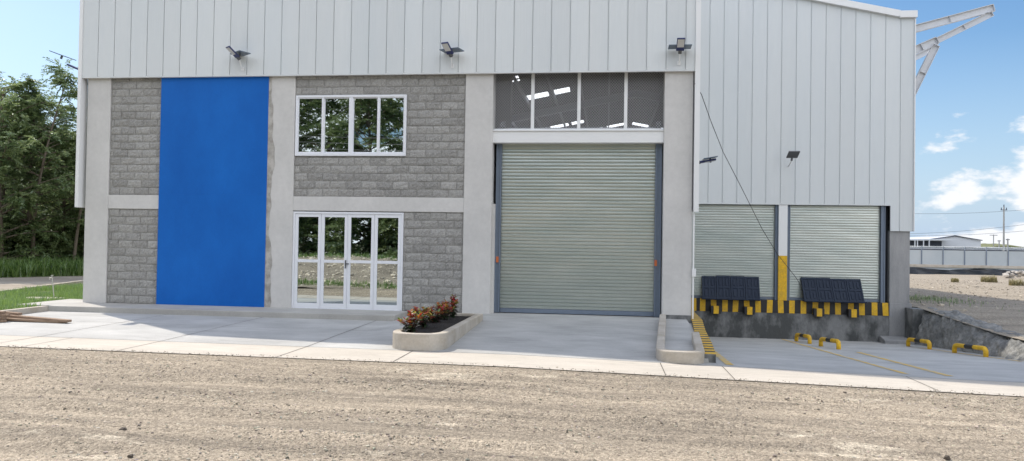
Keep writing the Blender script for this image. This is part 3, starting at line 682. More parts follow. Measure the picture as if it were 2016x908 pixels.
# canopy trusses on the right side wall
def ibeam(mb, a, b, h=.24, w=.14):
    mb.beam(a, b, w, .022); 
    a = Vector(a); b = Vector(b); d = (b-a).normalized(); sd = d.cross(Vector((0, 1, 0))).normalized()
    up = sd if sd.z > 0 else -sd
    mb.v = mb.v[:-8]; mb.f = mb.f[:-6]; mb.mi = mb.mi[:-6]
    for k in (-1, 1): mb.obox((a+b)/2+up*k*h/2, d, (0, 1, 0), up, (b-a).length/2, w/2, .009)
    mb.obox((a+b)/2, d, (0, 1, 0), up, (b-a).length/2, .006, h/2)
    for t in (.0, .5, 1.): mb.obox(a+(b-a)*t, d, (0, 1, 0), up, .008, w/2, h/2)
for y in (7.6, 12.1):
    mb = MB(); ibeam(mb, (9.42, y, 8.66), (12.0, y, 9.34), .22); ibeam(mb, (9.42, y, 7.93), (10.32, y, 8.33), .24); ibeam(mb, (10.32, y, 8.33), (11.95, y, 9.16), .17); ibeam(mb, (9.50, y, 6.45), (10.30, y, 8.18), .2)
    mb.build('canopy_truss', MT['steel_w'], W)
# conduit by the door column
MB().box(XH+.015, XH+.05, -.03, .0, -.05, 2.46).build('conduit', MT['trim'], W)
MB().box(XH+.0, XH+.09, -.06, -.002, .98, 1.16).build('outlet_box', MT['trim'], W)
# ------------------------------------------------------------------ ramp side wall with stripes
cl = [(1.72, -4.95, -.12), (1.83, -3.6, -.10), (1.93, -1.9, -.06), (2.07, -.2, .0), (2.12, 1.6, .0), (2.30, 4, .0), (2.66, YD-.05, -.02)]
rw = tag(empty('ramp_wall', (1.9, 0, 0)), 'low concrete ramp side wall topped with yellow and black stripes', 'retaining wall')
mb = MB()
hw = .11
for (a, b) in zip(cl[:-1], cl[1:]):
    mb.hexa([(a[0]-hw, a[1], -1.4), (a[0]+hw, a[1], -1.4), (b[0]+hw, b[1], -1.4), (b[0]-hw, b[1], -1.4), (a[0]-hw, a[1], a[2]), (a[0]+hw, a[1], a[2]), (b[0]+hw, b[1], b[2]), (b[0]-hw, b[1], b[2])])
o = mb.build('wall', MT['conc_dark'], rw); o.location = (-1.9, 0, 0)
mb = MB(); mk = MB(); ypos = -4.9; tog = 0
cx_ = lambda y: np.interp(y, [c[1] for c in cl], [c[0] for c in cl]); cz_ = lambda y: np.interp(y, [c[1] for c in cl], [c[2] for c in cl])
while ypos < 6.9:
    t = mb if tog == 0 else mk; y2 = ypos+(.17 if tog == 0 else .145); g = hw+.004
    P = [(cx_(yy)+s*g, yy, cz_(yy)+dz) for dz in (-.03, .006) for yy, s in ((ypos, -1), (ypos, 1), (y2, 1), (y2, -1))]
    t.hexa([P[0], P[1], P[2], P[3], P[4], P[5], P[6], P[7]]); ypos = y2; tog = 1-tog
for t, m in ((mb, 'yellow'), (mk, 'black')): o = t.build('striped_paint', MT[m], rw); o.location = (-1.9, 0, 0)
# ------------------------------------------------------------------ planters
def ring(outer, inner, z0, z1):
    mb = MB(); n = len(outer); z1o = z1
    b = 0
    for P, z in ((outer, z0), (outer, z1), (inner, z1), (inner, z0)): mb.v += [(p[0], p[1], z(p) if callable(z) else z) for p in P]
    for i in range(n-1):
        for k in range(3): a = k*n+i; mb.f.append((a, a+1, a+n+1, a+n)); mb.mi.append(0)
    for i in (0, n-1): mb.f.append((i, n+i, 2*n+i, 3*n+i) if i == 0 else (3*n+i, 2*n+i, n+i, i)); mb.mi.append(0)
    return mb
def u_outline(lb, lf, rf, rb, bulge, off):
    """back-left, front-left, front-right, back-right; half-ellipse front"""
    (ax, ay), (bx, by), (cx, cy), (dx, dy) = lb, lf, rf, rb
    pts = [(ax+off, ay)]; 
    for k in range(1, 5): t = k/5; pts.append((ax+(bx-ax)*t+off, ay+(by-ay)*t))
    mx, my = (bx+cx)/2, (by+cy)/2; rx = abs(cx-bx)/2-off
    for k in range(0, 17):
        a = math.pi+math.pi*k/16; e = .75
        ca, sa = math.cos(a), math.sin(a)
        pts.append((mx+rx*math.copysign(abs(ca)**e, ca), my+(bulge-off)*math.copysign(abs(sa)**e, sa)))
    for k in range(1, 5): t = k/5; pts.append((cx+(dx-cx)*t-off, cy+(dy-cy)*t))
    pts.append((dx-off, dy)); return pts
P1 = ((-3.72, -1.2), (-3.74, -4.75), (-2.74, -4.55), (-2.72, -1.25))
pl = tag(empty('planter', (-3.3, -3, 0)), 'long narrow concrete planter with rounded front holding red croton shrubs', 'planter')
ok = ring(u_outline(*P1, .55, 0), u_outline(*P1, .55, .15), -.4, .10).build('kerb', MT['kerb'], pl, bevel=.02); ok.location = (3.3, 3, 0)
MB().box(-3.6, -2.72, -1.27, -1.12, -.3, .099).build('kerb', MT['kerb'], pl, bevel=.015).location = (3.3, 3, 0)
def soil_h(X, Y): return .035+.05*vnoise(X, Y, 3, 51)+.03*vnoise(X, Y, 11, 52)
ins = u_outline(*P1, .55, .14)
mb = MB(); V = [(-3.25+(p[0]+3.25)*s, -3.1+(p[1]+3.1)*s) for s in (1, .85, .6, .3) for p in ins]+[(-3.25, -3.1)]
V = [(x, y, float(soil_h(np.array(x), np.array(y)))+(.03 if i >= len(ins) else 0)) for i, (x, y) in enumerate(V)]
Fs = []; n_ = len(ins)
for k in range(3):
    for i in range(n_): j = (i+1) % n_; Fs.append((k*n_+i, k*n_+j, (k+1)*n_+j, (k+1)*n_+i))
mb.v = V; mb.f = Fs+[(3*n_+i, 3*n_+(i+1) % n_, 4*n_) for i in range(n_)]; mb.mi = [0]*len(mb.f)
mb.build('soil', MT['soil'], pl, smooth=True).location = (3.3, 3, 0)
P2 = ((1.22, -.3), (.86, -4.75), (1.66, -4.80), (1.80, -2.9))
pl2 = tag(empty('empty_planter', (1.3, -3, 0)), 'unplanted concrete planter with rounded front around the pillar foot', 'planter')
tz = lambda p: float(np.interp(p[1], [-5.2, -.3], [-.06, .12]))
ring(u_outline(*P2, .42, 0), u_outline(*P2, .42, .145), -.5, tz).build('kerb', MT['kerb'], pl2, bevel=.02).location = (-1.3, 3, 0)
mb = MB(); mb.hexa([(1.0, -5.0, -.5), (1.75, -5.0, -.5), (2.0, .0, -.5), (1.3, .0, -.5), (.93, -5.0, -.19), (1.7, -5.0, -.19), (1.98, .0, -.10), (1.3, .0, -.10)])
mb.build('floor_fill', MT['pave'], pl2).location = (-1.3, 3, 0)
MB().box(XG-.01, XH+.004, -.012, .02, -.14, .08).build('rough_base', MT['conc_dark'], W)
# croton shrubs
def croton(loc, h, seed, label, warm):
    r = np.random.default_rng(seed); root = empty('croton_shrub', loc, r.random()*6)
    tag(root, label, 'shrub', 'croton shrubs in the planter')
    st = MB(); V = []; Fq = []; C = []
    for s in range(10):
        a = s*2.4+r.random(); lean = r.uniform(.05, .24); H = h*r.uniform(.55, 1.0)
        tip = Vector((math.cos(a)*lean, math.sin(a)*lean, H*.86)); st.tube([(0, 0, -.03), tip*.5+Vector((0, 0, .03)), tip], [.009, .007, .004], 5)
        for k in range(34):
            t = .22+.78*(k/33)**.8; p = tip*t; az = r.random()*6.28; el = r.uniform(-.2, .5)+(t-.6)*1.1
            d = Vector((math.cos(az)*math.cos(el), math.sin(az)*math.cos(el), math.sin(el))); L = r.uniform(.08, .145)*(1 if t < .95 else .8); w = L*.19
            sd = d.cross(Vector((0, 0, 1))).normalized()*w; b = len(V)
            P = [p, p+d*L*.35+sd, p+d*L*.35-sd, p+d*L*.75+sd*.9-Vector((0, 0, L*.06)), p+d*L*.75-sd*.9-Vector((0, 0, L*.06)), p+d*L-Vector((0, 0, L*.14))]
            V += [tuple(q) for q in P]; Fq += [(b, b+2, b+1, b+1), (b+1, b+2, b+4, b+3), (b+3, b+4, b+5, b+5)]
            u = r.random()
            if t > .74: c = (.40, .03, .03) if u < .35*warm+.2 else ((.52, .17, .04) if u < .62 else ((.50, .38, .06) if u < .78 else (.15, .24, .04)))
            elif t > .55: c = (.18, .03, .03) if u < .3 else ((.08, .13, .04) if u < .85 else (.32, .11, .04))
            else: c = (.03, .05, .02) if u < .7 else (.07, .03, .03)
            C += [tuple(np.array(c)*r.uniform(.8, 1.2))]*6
    st.build('stem', MT['stem'], root)
    mb = MB(); mb.v = V; mb.f = [tuple(dict.fromkeys(f)) for f in Fq]; mb.mi = [0]*len(Fq); o = mb.build('foliage', MT['croton'], root)
    a = o.data.color_attributes.new('leafcol', 'FLOAT_COLOR', 'POINT'); a.data.foreach_set('color', np.c_[np.array(C), np.ones(len(C))].astype(np.float32).ravel())
for i, (x, y, h, lab, wm) in enumerate([(-3.42, -4.75, .44, 'red and yellow croton shrub nearest the rounded front of the planter', .5),
        (-3.42, -3.9, .52, 'orange topped croton shrub, second from the planter front', .3), (-3.42, -3.0, .46, 'low red croton shrub in the middle of the planter row', .5),
        (-3.38, -2.3, .44, 'green and orange croton shrub, fourth from the planter front', .3), (-3.30, -1.75, .60, 'tall deep red croton shrub at the wall end of the planter', 1.)]):
    croton((x, y, .05), h, 60+i, lab, wm)
# ------------------------------------------------------------------ berm at right of ramp
bz = lambda y: np.interp(y, [-6.4, -3, 2, 5, 7], [-.40, -.40, -.36, -.14, -.14])
ysb = np.arange(-6.2, 6.95, .11); cross = [(0, 0), (.10, .35), (.2, .65), (.32, .86), (.5, .98), (.75, 1.03), (1.1, .98), (1.3, .5)]
V = []; Fq = []
for y in ysb:
    zb = float(ramp_z(9.3, y))-.05; zt = float(bz(y))+.01
    for k, (dx, t) in enumerate(cross):
        for sub in (0,):
            nzv = float(vnoise(np.array(y*1.), np.array(k*.55), 2.2, 61))*.16+float(vnoise(np.array(y), np.array(k*1.), 5.5, 62))*.08
            V.append((9.28+dx*.8+nzv*.7, y, zb+(zt-zb)*t+nzv*.5*(t > .3)))
nk = len(cross)
for i in range(len(ysb)-1):
    for k in range(nk-1): a = i*nk+k; Fq.append((a, a+1, a+1+nk, a+nk))
o = raw('rough_retaining_bank', V, [f[::-1] for f in Fq], MT['berm'], smooth=True)
sd_ = o.modifiers.new('sub', 'SUBSURF'); sd_.levels = 2; sd_.render_levels = 2
tx = bpy.data.textures.new('rough', 'CLOUDS'); tx.noise_scale = .24; dm = o.modifiers.new('disp', 'DISPLACE'); dm.texture = tx; dm.strength = .2; dm.texture_coords = 'GLOBAL'
tag(o, 'rough grey shotcrete bank along the right side of the loading ramp', 'retaining bank')
mb = MB(); mb.box(9.25, 9.75, 6.5, YD-.03, -1.3, -.12)
tag(mb.build('block_stub_wall', MT['conc_dark'], bevel=.01), 'short dark block wall stub between the dock column and rough bank', 'wall')
p = UG(1790, 672, rz); p2 = UG(1720, 668, rz)
mb = MB(); mb.hexa([(8.35, 6.2, -1.3), (9.2, 6.2, -1.3), (9.2, YD-.03, -1.3), (8.5, YD-.03, -1.3), (8.35, 6.2, -1.06), (9.2, 6.2, -1.06), (9.2, YD-.03, -1.02), (8.5, YD-.03, -1.02)])
tag(mb.build('concrete_pad', MT['conc_cast'], bevel=.02), 'low concrete pad at the foot of the dock corner column', 'pad')
# ------------------------------------------------------------------ bent pipe barriers
def barrier(a, b, label, idx):
    a = UG(*a, rz); b = UG(*b, rz); d = b-a; L = d.length; d.normalize(); r = .056; H = .20; c = .10
    root = tag(empty('pipe_barrier', a), label, 'wheel stop', 'yellow and black pipe wheel stops on the ramp')
    pts = [Vector((0, 0, -.03)), Vector((0, 0, H-c))]
    for k in range(1, 6): t = math.pi/2*k/6; pts.append(Vector((0, 0, H-c))+d*c*(1-math.cos(t))+Vector((0, 0, c*math.sin(t))))
    pts += [d*c+Vector((0, 0, H)), d*(L-c)+Vector((0, 0, H))]
    for k in range(1, 6): t = math.pi/2*k/6; pts.append(d*(L-c)+Vector((0, 0, H-c))+d*c*math.sin(t)+Vector((0, 0, c*math.cos(t))))
    pts += [d*L+Vector((0, 0, H-c)), d*L+Vector((0, 0, -.03-.04))]
    MB().tube(pts, r, 14).build('pipe', MT['yellow'], root, smooth=True)
    MB().tube([d*(L*.38)+Vector((0, 0, H)), d*(L*.64)+Vector((0, 0, H))], r+.002, 14).build('black_band', MT['black'], root)
barrier((1568, 672), (1594, 677), 'leftmost yellow wheel stop, nearest the dock wall', 0)
barrier((1616, 682), (1651, 688), 'yellow wheel stop second from the left, just in front of the leftmost one', 1)
barrier((1788, 682), (1830, 688), 'yellow wheel stop beside the concrete pad at the dock corner', 2)
barrier((1879, 695), (1941, 703), 'yellow wheel stop nearest the camera, against the rough bank', 3)
# ------------------------------------------------------------------ navy panels leaning on the shutters
def leveller(x0, x1, slant, label, seed):
    r = random.Random(seed); w = x1-x0; root = tag(empty('dock_ramp_panel', (x0, YD-.03, .0)), label, 'dock ramp', 'navy ramp panels leaning on the dock shutters')
    H = .74; dy = .26; n = 4; pw = w/n
    for i in range(n):
        mb = MB(); a = pw*i+.006; b = pw*(i+1)-.006; th = .07; j = r.uniform(-.01, .01)
        def P(x, t, d): return (x+slant*t, dy*t+d*.94-.18+.0, H*t-d*.34+j*t)
        def plate(xa, xb, ta, tb, d0, d1): mb.hexa([P(xa, ta, d0), P(xb, ta, d0), P(xb, ta, d1), P(xa, ta, d1), P(xa, tb, d0), P(xb, tb, d0), P(xb, tb, d1), P(xa, tb, d1)])
        plate(a, b, 0, 1, .03, th)
        f = .045; m_ = (a+b)/2
        for xa, xb, ta, tb in ((a, a+f, 0, 1), (b-f, b, 0, 1), (a+f, b-f, 0, .1), (a+f, b-f, .92, 1), (a+f, b-f, .48, .56), (m_-.02, m_+.02, .1, .48), (m_-.02, m_+.02, .56, .92)): plate(xa, xb, ta, tb, 0.012, .03)
        for q, t0 in ((.25, .14), (.75, .14), (.25, .60), (.75, .60)): xx = a+(b-a)*q; plate(xx-.035, xx+.02, t0, t0+.26, .012, .03)
        mb.build('ribbed_section', MT['navy'], root, bevel=.004)
    MB().hexa([(-.02, -.24, -.0), (w+.04, -.24, -.0), (w+.04, .0, -.0), (-.02, .0, -.0), (-.02, -.24, .03), (w+.04, -.24, .03), (w+.04, .0, .03), (-.02, .0, .03)]).build('base_lip', MT['navy'], root, bevel=.004)
leveller(3.06, 4.86, .0, 'navy ribbed ramp panel leaning on the left dock shutter', 1)
leveller(6.20, 8.02, -.06, 'navy ribbed ramp panel leaning on the right dock shutter', 2)
# ------------------------------------------------------------------ solar lamps
def solar_lamp(loc, rz, roll, label, twist=0., tl=38, pc=(0, .02, .15), pt=4, hd_s=1.):
    root = tag(empty('solar_wall_lamp', loc, rz), label, 'solar lamp', 'solar lamps on the warehouse walls')
    # local: wall at y=0, lamp sticks out to -y
    MB().box(-.045, .045, -.008, .0, -.05, .05).build('wall_plate', MT['trim'], root)
    MB().tube([(0, -.01, 0), (0, -.10, .06), (0, -.22, .24)], .017, 8).build('arm', MT['trim'], root)
    M3 = Matrix.Translation((0, -.22, .24)) @ Matrix.Rotation(twist, 4, 'Z') @ Matrix.Rotation(roll, 4, 'Y')
    def T(p): return tuple(M3 @ Vector(p))
    def bx(c, h, tilt):
        mb = MB(); m = Matrix.Rotation(-tilt, 3, 'X'); P = []
        for k in (-1, 1):
            for i, j in ((-1, -1), (1, -1), (1, 1), (-1, 1)): P.append(T(m @ Vector((c[0]+h[0]*i, c[1]+h[1]*j, c[2]+h[2]*k))))
        return mb.hexa(P)
    t = R(tl)
    bx((0, -.02, 0), (.045, .05, .04), t).build('knuckle', MT['grey_plastic'], root, bevel=.006)
    hd = bx((0, -.25, .0), (.105, .20, .022), t).build('lamp_head', MT['navy_plastic'], root, bevel=.01)
    bx((0, -.30, -.0235), (.088, .125, .003), t).build('diffuser', MT['lens'], hd)
    bx(pc, (.30, .17, .010), R(pt)).build('solar_panel', MT['solar'], root)
    bx((0, pc[1]-.02, pc[2]-.05), (.02, .02, .05), R(pt)).build('panel_bracket', MT['grey_plastic'], root)
    root.scale = (hd_s,)*3
solar_lamp((-9.02, -.13, 5.90), 0, R(0), 'solar lamp on the white cladding above the blue panel', R(-38), hd_s=.86)
solar_lamp((-3.72, -.13, 5.90), 0, R(0), 'solar lamp on the white cladding above the concrete column left of the shutter', R(-20), hd_s=.86)
solar_lamp((1.60, -.13, 5.90), 0, R(0), 'solar lamp facing straight out at the right end of the cladding', 0, hd_s=.86)
solar_lamp((X0-.14, .32, float(U(165, 130, 'y', .3).z)-.38), R(-90), 0, 'solar lamp on the left side wall, against the sky', 0, 22, (0, -.72, .19), 20, 1.)
solar_lamp((XH+.05, 1.5, float(U(1392, 316, 'y', 1.5).z)-.30), R(90), 0, 'dark edge-on solar lamp on the return wall beside the dock', 0, 10, (0, -.30, .05), 10)
fl = tag(empty('flood_lamp', (5.69, YD-.085, 4.26)), 'small grey flood lamp on a short arm above the dock shutters', 'flood lamp')
MB().tube([(0, 0, 0), (.01, -.18, .06), (.03, -.30, .16)], .022, 8).build('arm', MT['trim'], fl)
MB().tube([(.03, -.30, .15), (.04, -.34, .26)], .035, 8).build('knuckle', MT['grey_plastic'], fl)
c = Vector((.05, -.42, .33)); ax = Vector((1, 0, .0)); ay = Vector((.12, -.75, .62)).normalized(); az = ax.cross(ay)
hd = MB().obox(c, ax, ay, az, .17, .14, .02).build('lamp_head', MT['grey_plastic'], fl, bevel=.008)
MB().obox(c-az*.0215, ax, ay, az, .085, .08, .003).build('diffuser', MT['lens'], hd)
# hanging cable
pts = []
kp = [(1368, 165, -.14), (1381, 186, 1.), (1400, 240, 2.2), (1424, 300, 3.4), (1460, 370, 5.0), (1500, 450, 6.0), (1530, 500, 6.7), (1550, 525, 6.9), (1568, 548, 6.95), (1573, 556, 6.98), (1574, 562, 7.0)]
for k in range(len(kp)-1):
    for s in range(4): t = s/4; pts.append(U(*(kp[k][i]+(kp[k+1][i]-kp[k][i])*t for i in (0, 1)), 'y', kp[k][2]+(kp[k+1][2]-kp[k][2])*t))
tag(MB().tube(pts, .009, 5).build('cable', MT['cable'], smooth=True), 'loose black cable hanging from the wall corner down to the dock', 'cable')
# ------------------------------------------------------------------ standpipe, timber
tp = tag(empty('standpipe', U(107, 590, 'z', -.08)), 'thin white standpipe with a tap leaning on the grass left of the warehouse', 'standpipe')
MB().tube([(0, 0, -.05), (-.05, 0, .36), (-.085, 0, .60)], .014, 7).build('pipe', MT['pipe'], tp)
MB().tube([(-.085, 0, .60), (-.13, -.02, .60), (-.14, -.02, .55)], .018, 7).tube([(-.09, 0, .60), (-.085, 0, .66)], .012, 6).box(-.12, -.05, -.01, .01, .66, .675).build('tap', MT['pipe'], tp)
p = U(112, 590, 'z', -.08)
tag(MB().prism([(p.x-.45+.6*math.cos(a)*(1+.1*math.sin(3*a)), p.y+.1+.3*math.sin(a)) for a in np.linspace(0, 6.28, 15)[:-1]], -.3, -.045).build('concrete_patch', MT['kerb'], bevel=.02), kind='structure')
g = 'timber planks heaped by the left kerb'
pz = lambda x, y: float(pave_z(x, y))
a = UG(20, 632, pz); b = UG(136, 637, pz)
tag(MB().beam((a.x-.2, a.y+.1, a.z+.10), (b.x, b.y, b.z+.05), .14, .05).build('plank', MT['wood'], bevel=.004), 'longest timber plank reaching right out of the heap over the pavement', 'plank', g)
tag(MB().beam((a.x-.2, a.y-.06, a.z+.05), (b.x-.12, b.y+.04, b.z+.022), .14, .045).build('plank', MT['wood'], bevel=.004), 'long timber plank lying under the longest plank', 'plank', g)
rr = random.Random(5)
for k in range(11):
    lay = k//3; o0 = UG(rr.uniform(8, 26), 633, pz); x = o0.x; y = o0.y+rr.uniform(-.25, .25); z = o0.z+.03+lay*.055; dx = rr.uniform(-.25, .1)
    tag(MB().beam((x, y, z), (x-1.9, y+.9*0+rr.uniform(-.25, .5), z+rr.uniform(0, .05)), .11, .05).build('plank', MT['wood'], bevel=.004), 'short weathered timber plank stacked in the heap at the left edge', 'plank', g)
# ------------------------------------------------------------------ foliage generators
def leaf_arrays(P, D, L, Wd, r, droop=.15):
    """quads: base P, direction D (n,3), length L, width Wd"""
    n = len(P); up = np.tile([0, 0, 1.], (n, 1)); S = np.cross(D, up+r.normal(0, .5, (n, 3))); S /= np.linalg.norm(S, axis=1)[:, None]+1e-9
    a = P; b = P+D*L[:, None]*.5+S*Wd[:, None]; c = P+D*L[:, None]-up*L[:, None]*droop; d = P+D*L[:, None]*.5-S*Wd[:, None]
    V = np.stack([a, b, c, d], 1).reshape(-1, 3); Fq = np.arange(n*4).reshape(-1, 4); return V, Fq
def make_tree(name, H, rad, seed, nb, nt_, nl, trunk_r=.16, low=.12, leafL=.13, shape='round'):
    r = np.random.default_rng(seed); root = empty(name); mb = MB()
    lean = r.normal(0, .04*H, 2); TP = lambda t: Vector((lean[0]*t*t+.12*math.sin(t*4+seed), lean[1]*t*t+.1*math.cos(t*5), H*.92*t))
    mb.tube([TP(t) for t in np.linspace(0, 1, 9)], [trunk_r*(1-.85*t) for t in np.linspace(0, 1, 9)], 8)
    Ps = []; Ds = []
    for i in range(nb):
        t = low+(1-low)*((i+r.random())/nb); base = TP(t); az = r.random()*6.28
        if shape == 'round': ln = rad*(math.sin(math.pi*min(1, (t*.92+.06)))**.6)*r.uniform(.6, 1.12)+.2
        else: ln = rad*(1.05-t)*r.uniform(.6, 1.25)+.3
        el = r.uniform(-.05, .5)+.5*t; d = Vector((math.cos(az)*math.cos(el), math.sin(az)*math.cos(el), math.sin(el)))
        sag = r.uniform(.05, .22); pts = [base+d*ln*s-Vector((0, 0, sag*ln*s*s)) for s in np.linspace(0, 1, 6)]
        mb.tube(pts, [max(.008, trunk_r*.32*(1-t*.5)*(1-.8*s)) for s in np.linspace(0, 1, 6)], 5, cap=False)
        for k in range(nt_):
            s = r.uniform(.25, 1.0); q = pts[0].lerp(pts[-1], s); q = base+d*ln*s-Vector((0, 0, sag*ln*s*s))
            td = Vector((d.x, d.y, d.z*.4))+Vector(r.normal(0, .75, 3)); td.z *= .55; td.normalize(); tl = r.uniform(.35, .95)*(.5+.1*H/2)
            m = nl; ss = np.linspace(.08, 1, m); PP = np.array(q)[None]+np.array(td)[None]*(ss*tl)[:, None]; PP[:, 2] -= .22*tl*ss**2
            sd = np.array(td.cross(Vector((0, 0, 1))).normalized()); sg = np.where(np.arange(m) % 2, 1., -1.)[:, None]
            DD = sd[None]*sg*.85+np.array(td)[None]*.55+r.normal(0, .28, (m, 3)); DD /= np.linalg.norm(DD, axis=1)[:, None]
            Ps.append(PP); Ds.append(DD)
    P = np.concatenate(Ps); D = np.concatenate(Ds); n = len(P)
    V, Fq = leaf_arrays(P, D, r.uniform(.6, 1.25, n)*leafL, r.uniform(.16, .26, n)*leafL, r, .2)
    # light and dark clumps of leaf colour, per twig
    tw = np.repeat(r.random(len(Ps)), [len(q) for q in Ps]); tone = np.clip(.15+.7*tw+r.normal(0, .15, n), 0, 1)
    raw('crown', V, Fq, MT['leaf'], root, tone=np.repeat(tone, 4)); mb.build('trunk', MT['stem'], root, smooth=True)
    return root
TA = make_tree('broadleaf_tree', 8.5, 3.4, 1, 60, 21, 26, low=.06, leafL=.14)
TB = make_tree('broadleaf_tree', 9.5, 3.8, 2, 64, 22, 26, low=.05, leafL=.15)
TC = make_tree('feathery_tree', 9.0, 2.4, 3, 34, 11, 26, trunk_r=.09, low=.30, leafL=.14, shape='spire')
placed = []
def put(src, x, y, z, s, rz, label, group='trees standing beyond the dirt track', sz=1.):
    o = src if src.get('used') is None else copy_tree(src)
    src['used'] = 1; placed.append(o)
    if y > 0: s *= 1.13
    o.location = (x, y, z); o.scale = (s, s, s*sz); o.rotation_euler.z = rz; tag(o, label, 'tree', group)
def at_px(px, depth_y, z=-.2): q = U(px, 540, 'y', depth_y); return q.x, depth_y
LT = [(TA, -10, 13.5, .98, 0.3, 'dense green tree at the left edge of the view, nearest the grass'), (TB, 55, 15.5, .83, 1.2, 'broad dark tree standing between the left edge tree and the wall-side tree'),
      (TA, 122, 16.5, .76, 2.2, 'leafy tree seen right beside the white side wall'), (TB, 190, 18.0, .70, 3.9, 'tree mostly hidden behind the warehouse corner'),
      (TC, 66, 14.5, 1.02, 1.0, 'tall feathery tree whose tip rises highest above the left trees'), (TC, 148, 15.5, .87, 2.6, 'slim feathery tree with a bare upper stem touching the side wall lamp'),
      (TC, 8, 15., 1.0, 4.2, 'feathery tree top cut by the left picture edge'), (TB, -90, 15, .9, 5., 'tree outside the left edge of the view'),
      (TA, 20, 21, .95, 4.4, 'rear tree behind the left edge tree'), (TB, 95, 22, .78, .6, 'rear tree filling the gap behind the middle left trees'), (TA, 150, 24, .9, 5.3, 'rear tree behind the tree beside the side wall')]
for src, px, y, s, rz_, lab in LT:
    x, y = at_px(px, y); put(src, x, y, -.2, s, rz_, lab)
# undergrowth bushes along the tree foot
BU = make_tree('bush', 2.2, 1.5, 9, 34, 16, 20, trunk_r=.04, low=.02, leafL=.12)
for i, (px, y) in enumerate(((-10, 15.), (40, 15.6), (85, 16.2), (128, 17.0), (165, 17.6))):
    x, y = at_px(px, y); o = BU if i == 0 else copy_tree(BU); o.location = (x, y, -.2); o.rotation_euler.z = i*1.3; o.scale = (1.25, 1.25, 1.1+.1*(i % 2))
    tag(o, ['bush at the left edge under the trees', 'second bush from the left under the trees', 'bush in the middle of the row under the trees', 'bush under the slim feathery tree', 'bush nearest the warehouse under the trees'][i], 'bush', 'bushes along the foot of the trees')
# trees across the road behind the viewpoint, seen in the window and door glass
for i, x in enumerate(np.r_[np.linspace(-40, 14, 10), np.linspace(-50, 18, 11)+2]):
    put((TA, TB)[i % 2], float(x)+random.uniform(-1, 1), (-31 if i < 10 else -37)-random.uniform(0, 2), -.2, (1.55 if i < 10 else 1.95)*random.uniform(.95, 1.08), i*1.7, 'tall leafy tree across the yard, mirrored in the glass', 'trees across the yard mirrored in the glass')
for i in range(16):
    o = copy_tree(BU); o.location = (-46+i*4.2+random.uniform(-.6, .6), -29.8+random.uniform(-.8, .8), -.3); o.rotation_euler.z = i*2.1; o.scale = (2.5, 2.2, 2.6+.4*(i % 3))
    tag(o, 'dark bush under the trees across the yard, mirrored in the door glass', 'bush', 'bushes across the yard mirrored in the glass')
# grass
def grass(name, pts, h0, h1, mat, label, cat, wd=.006, bend=.5):
    n = len(pts); a = rng.random(n)*6.28; h = rng.uniform(h0, h1, n); b = rng.uniform(.1, bend, n)*h; w = rng.uniform(.6, 1.4, n)*wd
    dx, dy = np.cos(a), np.sin(a); P = np.asarray(pts)
    A = P+np.stack([-dy*w, dx*w, 0*w], 1); B = P+np.stack([dy*w, -dx*w, 0*w], 1); m = P+np.stack([dx*b*.35, dy*b*.35, h*.6], 1)
    C = m+np.stack([dy*w*.8, -dx*w*.8, 0*w], 1); D = m+np.stack([-dy*w*.8, dx*w*.8, 0*w], 1); E_ = P+np.stack([dx*b, dy*b, h], 1); G = E_+np.stack([-dy*w*.15, dx*w*.15, 0*w], 1)
    V = np.stack([A, B, C, D, E_, G], 1).reshape(-1, 3); k = np.arange(n)[:, None]*6
    Fq = np.concatenate([k+[0, 1, 2, 3], k+[3, 2, 4, 5]], 0)
    return tag(raw(name, V, Fq, mat, tone=np.repeat(rng.random(n), 6)), label, cat, kind='stuff')
n = 46000; gxx = rng.uniform(-19, -13.5, n); gyy = rng.uniform(-4.5, 9.5, n)
sidedist = (gxx-a.x)*0
dside = (gxx-A.x)*(-dn.y)+(gyy-A.y)*dn.x
keep = (dside < -.15) & (vnoise(gxx, gyy, .9, 71)+.35*vnoise(gxx, gyy, 3, 72) > -.22) & ~((gxx > -14.3) & (gyy > -.95) & (gyy < .9))
keep &= (((gxx-p.x+.45)/.7)**2+((gyy-p.y-.1)/.4)**2 > 1)
gxx, gyy = gxx[keep], gyy[keep]
vz = -.10+.05*vnoise(gxx, gyy, .6, 41)-.1*np.clip((-14-gxx)/8, 0, 1)
grass('grass', np.stack([gxx, gyy, vz], 1), .06, .20, MT['leaf_grass'], 'bright short grass on the verge left of the sidewalk', 'grass')
n = 26000; t = rng.random(n); off = rng.uniform(-.1, 3., n)
pp = np.array([C_.x, C_.y])[None]+np.array([ed.x, ed.y])[None]*(t*36)[:, None]+np.array([wv.x, wv.y])[None]*off[:, None]
grass('tall_grass', np.c_[pp, np.full(n, -.2)], .3, 1.0, MT['leaf_grass'], 'tall weeds growing between the dirt track and the trees', 'tall grass', .022, 1.0)
# hill behind the trees
xs = np.arange(-190, -10, 3.); ys = np.arange(90, 190, 3.)
def hill(X, Y): return -3+26*np.exp(-(((X+150)/65)**2))*np.exp(-(((Y-150)/38)**2))+1.6*vnoise(X, Y, .16, 81)+1.2*vnoise(X, Y, .4, 82)
tag(grid('hill', xs, ys, hill, M('wooded_hillside', (.06, .09, .05), .95, 0, (.15, .3, .7), (.12, .15, .08), bump=(1, 1, 1)), smooth=True), kind='structure')
